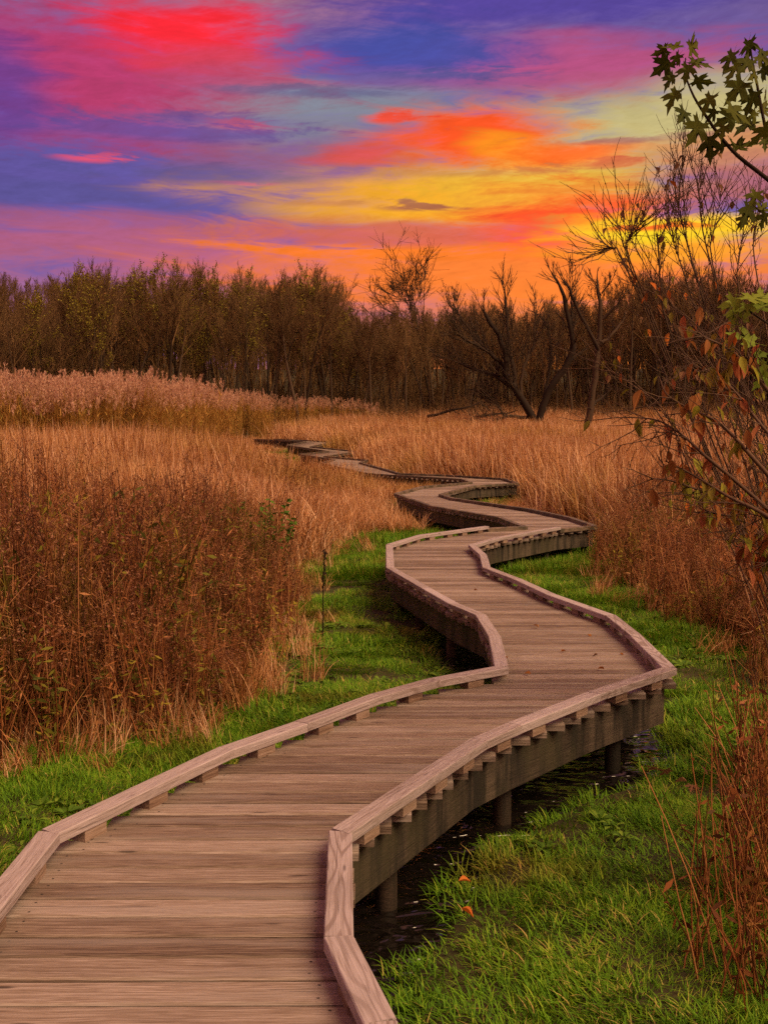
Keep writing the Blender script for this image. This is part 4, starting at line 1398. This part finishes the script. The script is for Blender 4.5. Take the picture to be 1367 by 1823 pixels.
def maple(name, base, branches, leaves, mesh_, label, r):
    e = empty(name, base)
    tag(e, label, 'tree')
    b0 = np.array(base)
    P0 = np.array(branches[0][0])
    mb = MB()
    mb.tube(smooth_path([(0, 0, -0.1), (P0 - b0) * np.array([1.02, 1, 0.5]), P0 - b0]), np.linspace(r * 1.6, r, 7), 6, 0.4)
    link('trunk', mb.mesh('trunk', M['dark_bark']), e)
    allp = []
    for br in branches:
        Q = smooth_path([P0] + [br[0]] + list(br[1:])) if br[0] != branches[0][0] else smooth_path(br)
        allp.append(Q)
        mb = MB()
        mb.tube(Q - b0, np.linspace(r, 0.003, len(Q)), 5, 0.4)
        link('branch', mb.mesh('branch', M['dark_bark']), e)
    A = np.concatenate(allp)
    for (x, y, z, s) in leaves:
        p = np.array((x, y, z))
        near_ = A[np.argmin(np.linalg.norm(A - p, axis=1))]
        dv = p - near_
        L = np.linalg.norm(dv) + 1e-6
        a = math.atan2(dv[1] + sr.gauss(0, .03), dv[0] + sr.gauss(0, .02))
        tip = p + dv / L * s * 0.5
        # leaf faces the viewer's side loosely, hanging from its stalk
        xd = Vector((dv[0] + sr.gauss(0, .02), sr.gauss(0, .03), dv[2] - 0.05 + sr.gauss(0, .02))).normalized()
        zd = Vector((sr.gauss(0, .75), -1.0, sr.gauss(0.3, .75)))
        yd = zd.cross(xd).normalized()
        zd = xd.cross(yd).normalized()
        mt = Matrix((xd, yd, zd)).transposed()
        o = link('leaf', mesh_, e, tuple(p - b0 - np.array(xd) * s * 0.35), mt.to_euler(), (s * RND.uniform(0.95, 1.3), s * RND.uniform(0.9, 1.2), s * RND.uniform(0.6, 2.6)))
    # stalks from the branches to the leaf bases
    return e


maple('maple_sapling', (2.05, 5.3, float(ground_z(2.05, 5.3))), MAPLE_BRANCHES, MAPLE_LEAVES, ml[0], 'maple branch with dark green lobed leaves against the sky at upper right', 0.012)
maple('maple_sapling', (2.10, 5.05, float(ground_z(2.1, 5.05))), LOW_MAPLE_BRANCHES, LOW_MAPLE_LEAVES, ml[1], 'bright yellow green maple leaves at the right edge above the red leaves', 0.008)

# shrub with drooping red brown leaves
ov = [oval_leaf_mesh('leaf', M[k]) for k in ('leaf_rust', 'leaf_dull', 'leaf_red', 'leaf_orange', 'leaf_lime')]
base = np.array((1.95, 4.75, float(ground_z(1.95, 4.75))))
e = empty('red_leaved_shrub', tuple(base))
tag(e, 'shrub with drooping red brown and olive leaves arching in from the right edge', 'shrub')
n_leaf = 0
for bi, br in enumerate(RED_BRANCHES):
    Q = smooth_path([tuple(base + np.array((0, 0, -0.1))), tuple(base * 0.35 + np.array(br[0]) * 0.65 + np.array((0.05, 0, 0)))] + list(br))
    mb = MB()
    mb.tube(Q - base, np.linspace(0.012, 0.0022, len(Q)), 5, 0.6)
    vis = Q[7:]
    tw = []
    for k in range(15):
        p, t = along(vis, sr.uniform(0.05, .99))
        tp = bez(p, side_dir(t, sr.uniform(0.4, 1.1), sr), sr.uniform(0.12, 0.34), 4, 0.14, 0.05, sr)
        mb.tube(tp - base, np.linspace(0.003, 0.0012, 5), 3, 0.5)
        tw.append(tp)
        for _ in range(3):
            p2, t2 = along(tp, sr.uniform(0.2, .95))
            tp2 = bez(p2, side_dir(t2, sr.uniform(0.4, 1.0), sr), sr.uniform(0.05, 0.14), 3, 0.14, 0.05, sr)
            mb.tube(tp2 - base, np.linspace(0.0018, 0.0009, 4), 3, 0.5)
    bo = link('branch', mb.mesh('branch', M['shrub_bark']), e)
    for k in range(44):
        src = vis if sr.random() < 0.35 else sr.choice(tw)
        p, t = along(src, sr.uniform(0.1, .99))
        if p[0] < 1.10 + 0.2 * sr.random() and sr.random() < 0.75: continue
        rr_ = sr.random()
        me = ov[0] if rr_ < 0.36 else ov[1] if rr_ < 0.62 else ov[4] if rr_ < 0.76 else ov[2] if rr_ < 0.92 else ov[3]
        s = sr.uniform(0.045, 0.088) if me is not ov[3] else sr.uniform(0.035, 0.055)
        leaf_at(me, bo, tuple(p - base), s, droop=-1.05)
        n_leaf += 1

# bare shrub with upright budded stems
base = np.array((2.85, 7.0, float(ground_z(2.85, 7.0))))
e = empty('bare_shrub', tuple(base))
tag(e, 'tall bare shrub of thin upright stems with a few curled leaves at right', 'shrub')
dry = oval_leaf_mesh('leaf', M['leaf_dry'], 0.6, 0.5)
for si, (a, b, c_, d_, e_, f_) in enumerate(STEMS):
    c_ -= 0.14
    Q = smooth_path([tuple(base + np.array((sr.gauss(0, .12), sr.gauss(0, .12), -0.1))), tuple(base * 0.45 + np.array((d_, e_, f_)) * 0.55 + np.array((0.05, 0, -0.1))), (d_, e_, f_), ((a + d_) / 2, (b + e_) / 2, (c_ + f_) / 2), (a, b, c_)], 5)
    mb = MB()
    mb.tube(Q - base, np.linspace(0.0062, 0.0016, len(Q)), 4, sr.random())
    tips = []
    for k in range(24):
        p, t = along(Q[4:], sr.uniform(0.0, .98))
        tp = bez(p, side_dir(t, sr.uniform(0.3, 0.75), sr), sr.uniform(0.12, 0.42), 5, 0.10, 0.10, sr)
        mb.tube(tp - base, np.linspace(0.0032, 0.0013, 6), 3, sr.random())
        tips.append(tp)
        for _ in range(2):
            p2, t2 = along(tp, sr.uniform(0.2, .95))
            tp2 = bez(p2, side_dir(t2, sr.uniform(0.3, .9), sr), sr.uniform(0.06, 0.22), 3, 0.12, 0.08, sr)
            mb.tube(tp2 - base, np.linspace(0.002, 0.001, 4), 3, sr.random())
        for j in range(8):                                     # buds
            p2, t2 = along(tp, sr.uniform(0.1, 1.0) * .999)
            mb.leafquad(p2 - base, 0.012, sr, 0.4, 0.5)
    for j in range(26):
        p2, t2 = along(Q[5:], sr.random() * .999)
        mb.leafquad(p2 - base, 0.016, sr, 0.4, 0.5)
    bo = link('stem', mb.mesh('stem', M['shrub_bark']), e)
    for k in range(3):
        p, t = along(sr.choice(tips), sr.uniform(.5, .99))
        leaf_at(dry if sr.random() < .6 else ov[sr.choice((0, 1, 3))], bo, tuple(p - base), sr.uniform(0.035, 0.06), droop=-1.1)
    for k in range(26):
        p, t = along(sr.choice(tips), sr.uniform(.1, .99))
        if p[2] < 2.95 and p[0] > 1.25:
            leaf_at(sr.choice((ov[0], ov[1], ov[3], dry, ov[4])), bo, tuple(p - base), sr.uniform(0.04, 0.075), droop=-1.0)

# twiggy shrub with small leaves filling the right edge
base = np.array((2.95, 6.0, float(ground_z(2.95, 6.0))))
e = empty('twiggy_shrub', tuple(base))
tag(e, 'tangled twiggy shrub with small orange and yellow green leaves behind the drooping red leaves', 'shrub')
count_ = 0
for si in range(16):
    yt = sr.uniform(5.4, 6.6)
    tip = np.array((yt * sr.uniform(0.255, 0.37), yt, sr.uniform(2.1, 3.05)))
    mid_ = base * 0.4 + tip * 0.6 + np.array((0.12, 0, sr.uniform(-0.35, 0.0)))
    Q = smooth_path([tuple(base + np.array((sr.gauss(0, .15), sr.gauss(0, .15), -0.1))), tuple(base * 0.75 + mid_ * 0.25 + np.array((0.05, 0, 0.1))), tuple(mid_), tuple(tip)], 5)
    mb = MB()
    mb.tube(Q - base, np.linspace(0.0075, 0.0016, len(Q)), 4, sr.random())
    tips = []
    for k in range(22):
        p, t = along(Q[5:], sr.uniform(0.0, .98))
        tp = bez(p, side_dir(t, sr.uniform(0.3, 0.9), sr), sr.uniform(0.12, 0.5), 5, 0.10, 0.09, sr)
        mb.tube(tp - base, np.linspace(0.003, 0.0012, 6), 3, sr.random())
        tips.append(tp)
        for _ in range(3):
            p2, t2 = along(tp, sr.uniform(0.2, .95))
            mb.tube(bez(p2, side_dir(t2, sr.uniform(0.3, .9), sr), sr.uniform(0.06, 0.2), 3, 0.12, 0.08, sr) - base, np.linspace(0.0018, 0.001, 4), 3, sr.random())
    bo = link('stem', mb.mesh('stem', M['shrub_bark']), e)
    for k in range(18):
        p, t = along(sr.choice(tips), sr.uniform(.1, .99))
        leaf_at(sr.choice((ov[0], ov[1], ov[3], dry, ov[4], ov[0], ov[4])), bo, tuple(p - base), sr.uniform(0.035, 0.07), droop=-1.0)

# straw stalks in the right foreground
cr_ = random.Random(31)
SPOTS = [(1.50, 4.15, 'dry straw stalks leaning in from the lower right corner'), (1.75, 4.8, 'brown stalk clump behind the straw at the right edge'), (2.08, 5.6, 'dead weed clump at the right edge below the red leaved shrub'), (2.45, 6.7, 'farthest dead weed clump of those along the right edge of the lawn')]
for (x0, y0, lab) in SPOTS:
    e = empty('dead_stalk_clump', (x0, y0, float(ground_z(x0, y0))))
    tag(e, lab, 'weeds')
    b1, b2 = MB(), MB()
    for k in range(70):
        r = 0.33 * math.sqrt(cr_.random())
        a = cr_.uniform(0, 6.283)
        h = cr_.uniform(0.35, 0.95)
        lp = bez((r * math.cos(a), r * math.sin(a), -0.05), (cr_.gauss(-0.06, .18), cr_.gauss(0, .2), 1), h, 4, 0.06, -0.01, cr_)
        b1.tube(lp, np.linspace(0.0042, 0.0016, 5), 4, min(1, max(0, cr_.gauss(.62, .25))))
        for j in range(cr_.randint(2, 7)):
            p, t = along(lp, cr_.uniform(0.1, .99))
            b2.leafquad(p, cr_.uniform(0.03, 0.08), cr_, cr_.random() * 0.7, 0.32)
        for j in range(cr_.randint(0, 3)):
            p, t = along(lp, cr_.uniform(0.4, .99))
            b1.tube(bez(p, side_dir(t, .6, cr_), cr_.uniform(.06, .2), 2, .1, .02, cr_), [0.0018, 0.0014, 0.001], 3, cr_.random())
    for k in range(40):
        r = 0.36 * math.sqrt(cr_.random())
        a = cr_.uniform(0, 6.283)
        b1.blade((r * math.cos(a), r * math.sin(a), -0.03), cr_.uniform(0.2, 0.6), 0.007, cr_.uniform(0, 6.28), cr_.uniform(0, .15), cr_.uniform(.05, .3), 4, cr_.uniform(.4, 1))
    link('stalks', b1.mesh('stalks', M['brush']), e)
    link('leaves', b2.mesh('leaves', M['brush']), e)

# green weeds standing in the brown brush, and a dark withered stalk
for (x0, y0, z0, lab) in ((-1.95, 14.0, 1.02, 'green leafy weed in the brown brush, the left of two'), (-1.42, 13.6, 1.02, 'green leafy weed in the brown brush, the right of two')):
    e = empty('green_weed', (x0, y0, float(ground_z(x0, y0))))
    tag(e, lab, 'plant')
    b1, b2 = MB(), MB()
    for k in range(9):
        lp = bez((cr_.gauss(0, .05), cr_.gauss(0, .05), -0.05), (cr_.gauss(0, .16), cr_.gauss(0, .16), 1), z0 * cr_.uniform(1.1, 1.35), 5, .05, .02, cr_)
        b1.tube(lp, np.linspace(.006, .003, 6), 4, .5)
        for j in range(26):
            p, t = along(lp, cr_.uniform(.55, .999))
            b2.leafquad(p, cr_.uniform(.05, .10), cr_, cr_.random() * .5, .5)
    link('stems', b1.mesh('stems', M['weed']), e)
    link('leaves', b2.mesh('leaves', M['weed']), e)
e = empty('withered_stalk', (-0.60, 11.0, float(ground_z(-0.6, 11.0))))
tag(e, 'dark withered stalk with curled leaves at the brush edge by the lawn', 'plant')
b1 = MB()
lp = bez((0, 0, -0.05), (0.06, 0, 1), 1.0, 6, .07, 0, cr_)
b1.tube(lp, np.linspace(.008, .004, 7), 5, .2)
link('stem', b1.mesh('stem', M['dark_bark']), e)
b2 = MB()
for j in range(60):
    p, t = along(lp, cr_.uniform(.6, .999))
    b2.leafquad(p, cr_.uniform(.03, .06), cr_, .2, .35, cr_.uniform(-1.4, -.7))
link('leaves', b2.mesh('leaves', M['dark_bark']), e)

# ------------------------------------------------------------------ fallen leaves
fl = {k: oval_leaf_mesh('fallen_leaf', M[k], 0.55, 0.6) for k in ('leaf_orange', 'leaf_dry', 'leaf_rust')}
fm = maple_leaf_mesh('fallen_leaf', M['leaf_dry'])


def fallen(me, x, y, z, s, lab, group=None):
    o = link('fallen_leaf', me, None, (x, y, z), (cr_.gauss(0, .35), cr_.gauss(0, .3), cr_.uniform(0, 6.28)), (s, s, s))
    tag(o, lab, 'leaf', group)


fallen(fl['leaf_orange'], 0.32, 4.54, 0.17, 0.06, 'bright orange curled leaf lying on the green lawn')
fallen(fl['leaf_orange'], 0.33, 4.85, 0.16, 0.055, 'upright tan orange leaf in the grass behind the bright orange one')
for k in range(16):
    x0, y0 = cr_.uniform(1.05, 2.0), cr_.uniform(5.6, 7.2)
    if x0 < xr(y0) + 0.4 or x0 > rb(y0): continue
    fallen(cr_.choice([fm, fl['leaf_dry']]), x0, y0, float(ground_z(x0, y0)) + 0.11, cr_.uniform(.07, .11), 'dry brown leaf lying in the lawn right of the boardwalk', 'brown leaves fallen on the lawn')
for k, (x0, y0) in enumerate(((1.27, 9.2), (1.62, 8.9), (1.3, 8.2), (1.55, 8.1), (1.72, 8.15), (0.98, 7.45), (0.95, 11.4), (0.86, 7.9), (1.5, 7.6))):
    fallen(fl['leaf_rust' if k % 3 else 'leaf_dry'], x0, y0, DECK + 0.012, cr_.uniform(.035, .055), 'small brown leaf lying on the boardwalk planks', 'leaves on the boardwalk')
print('objects', len(bpy.data.objects))
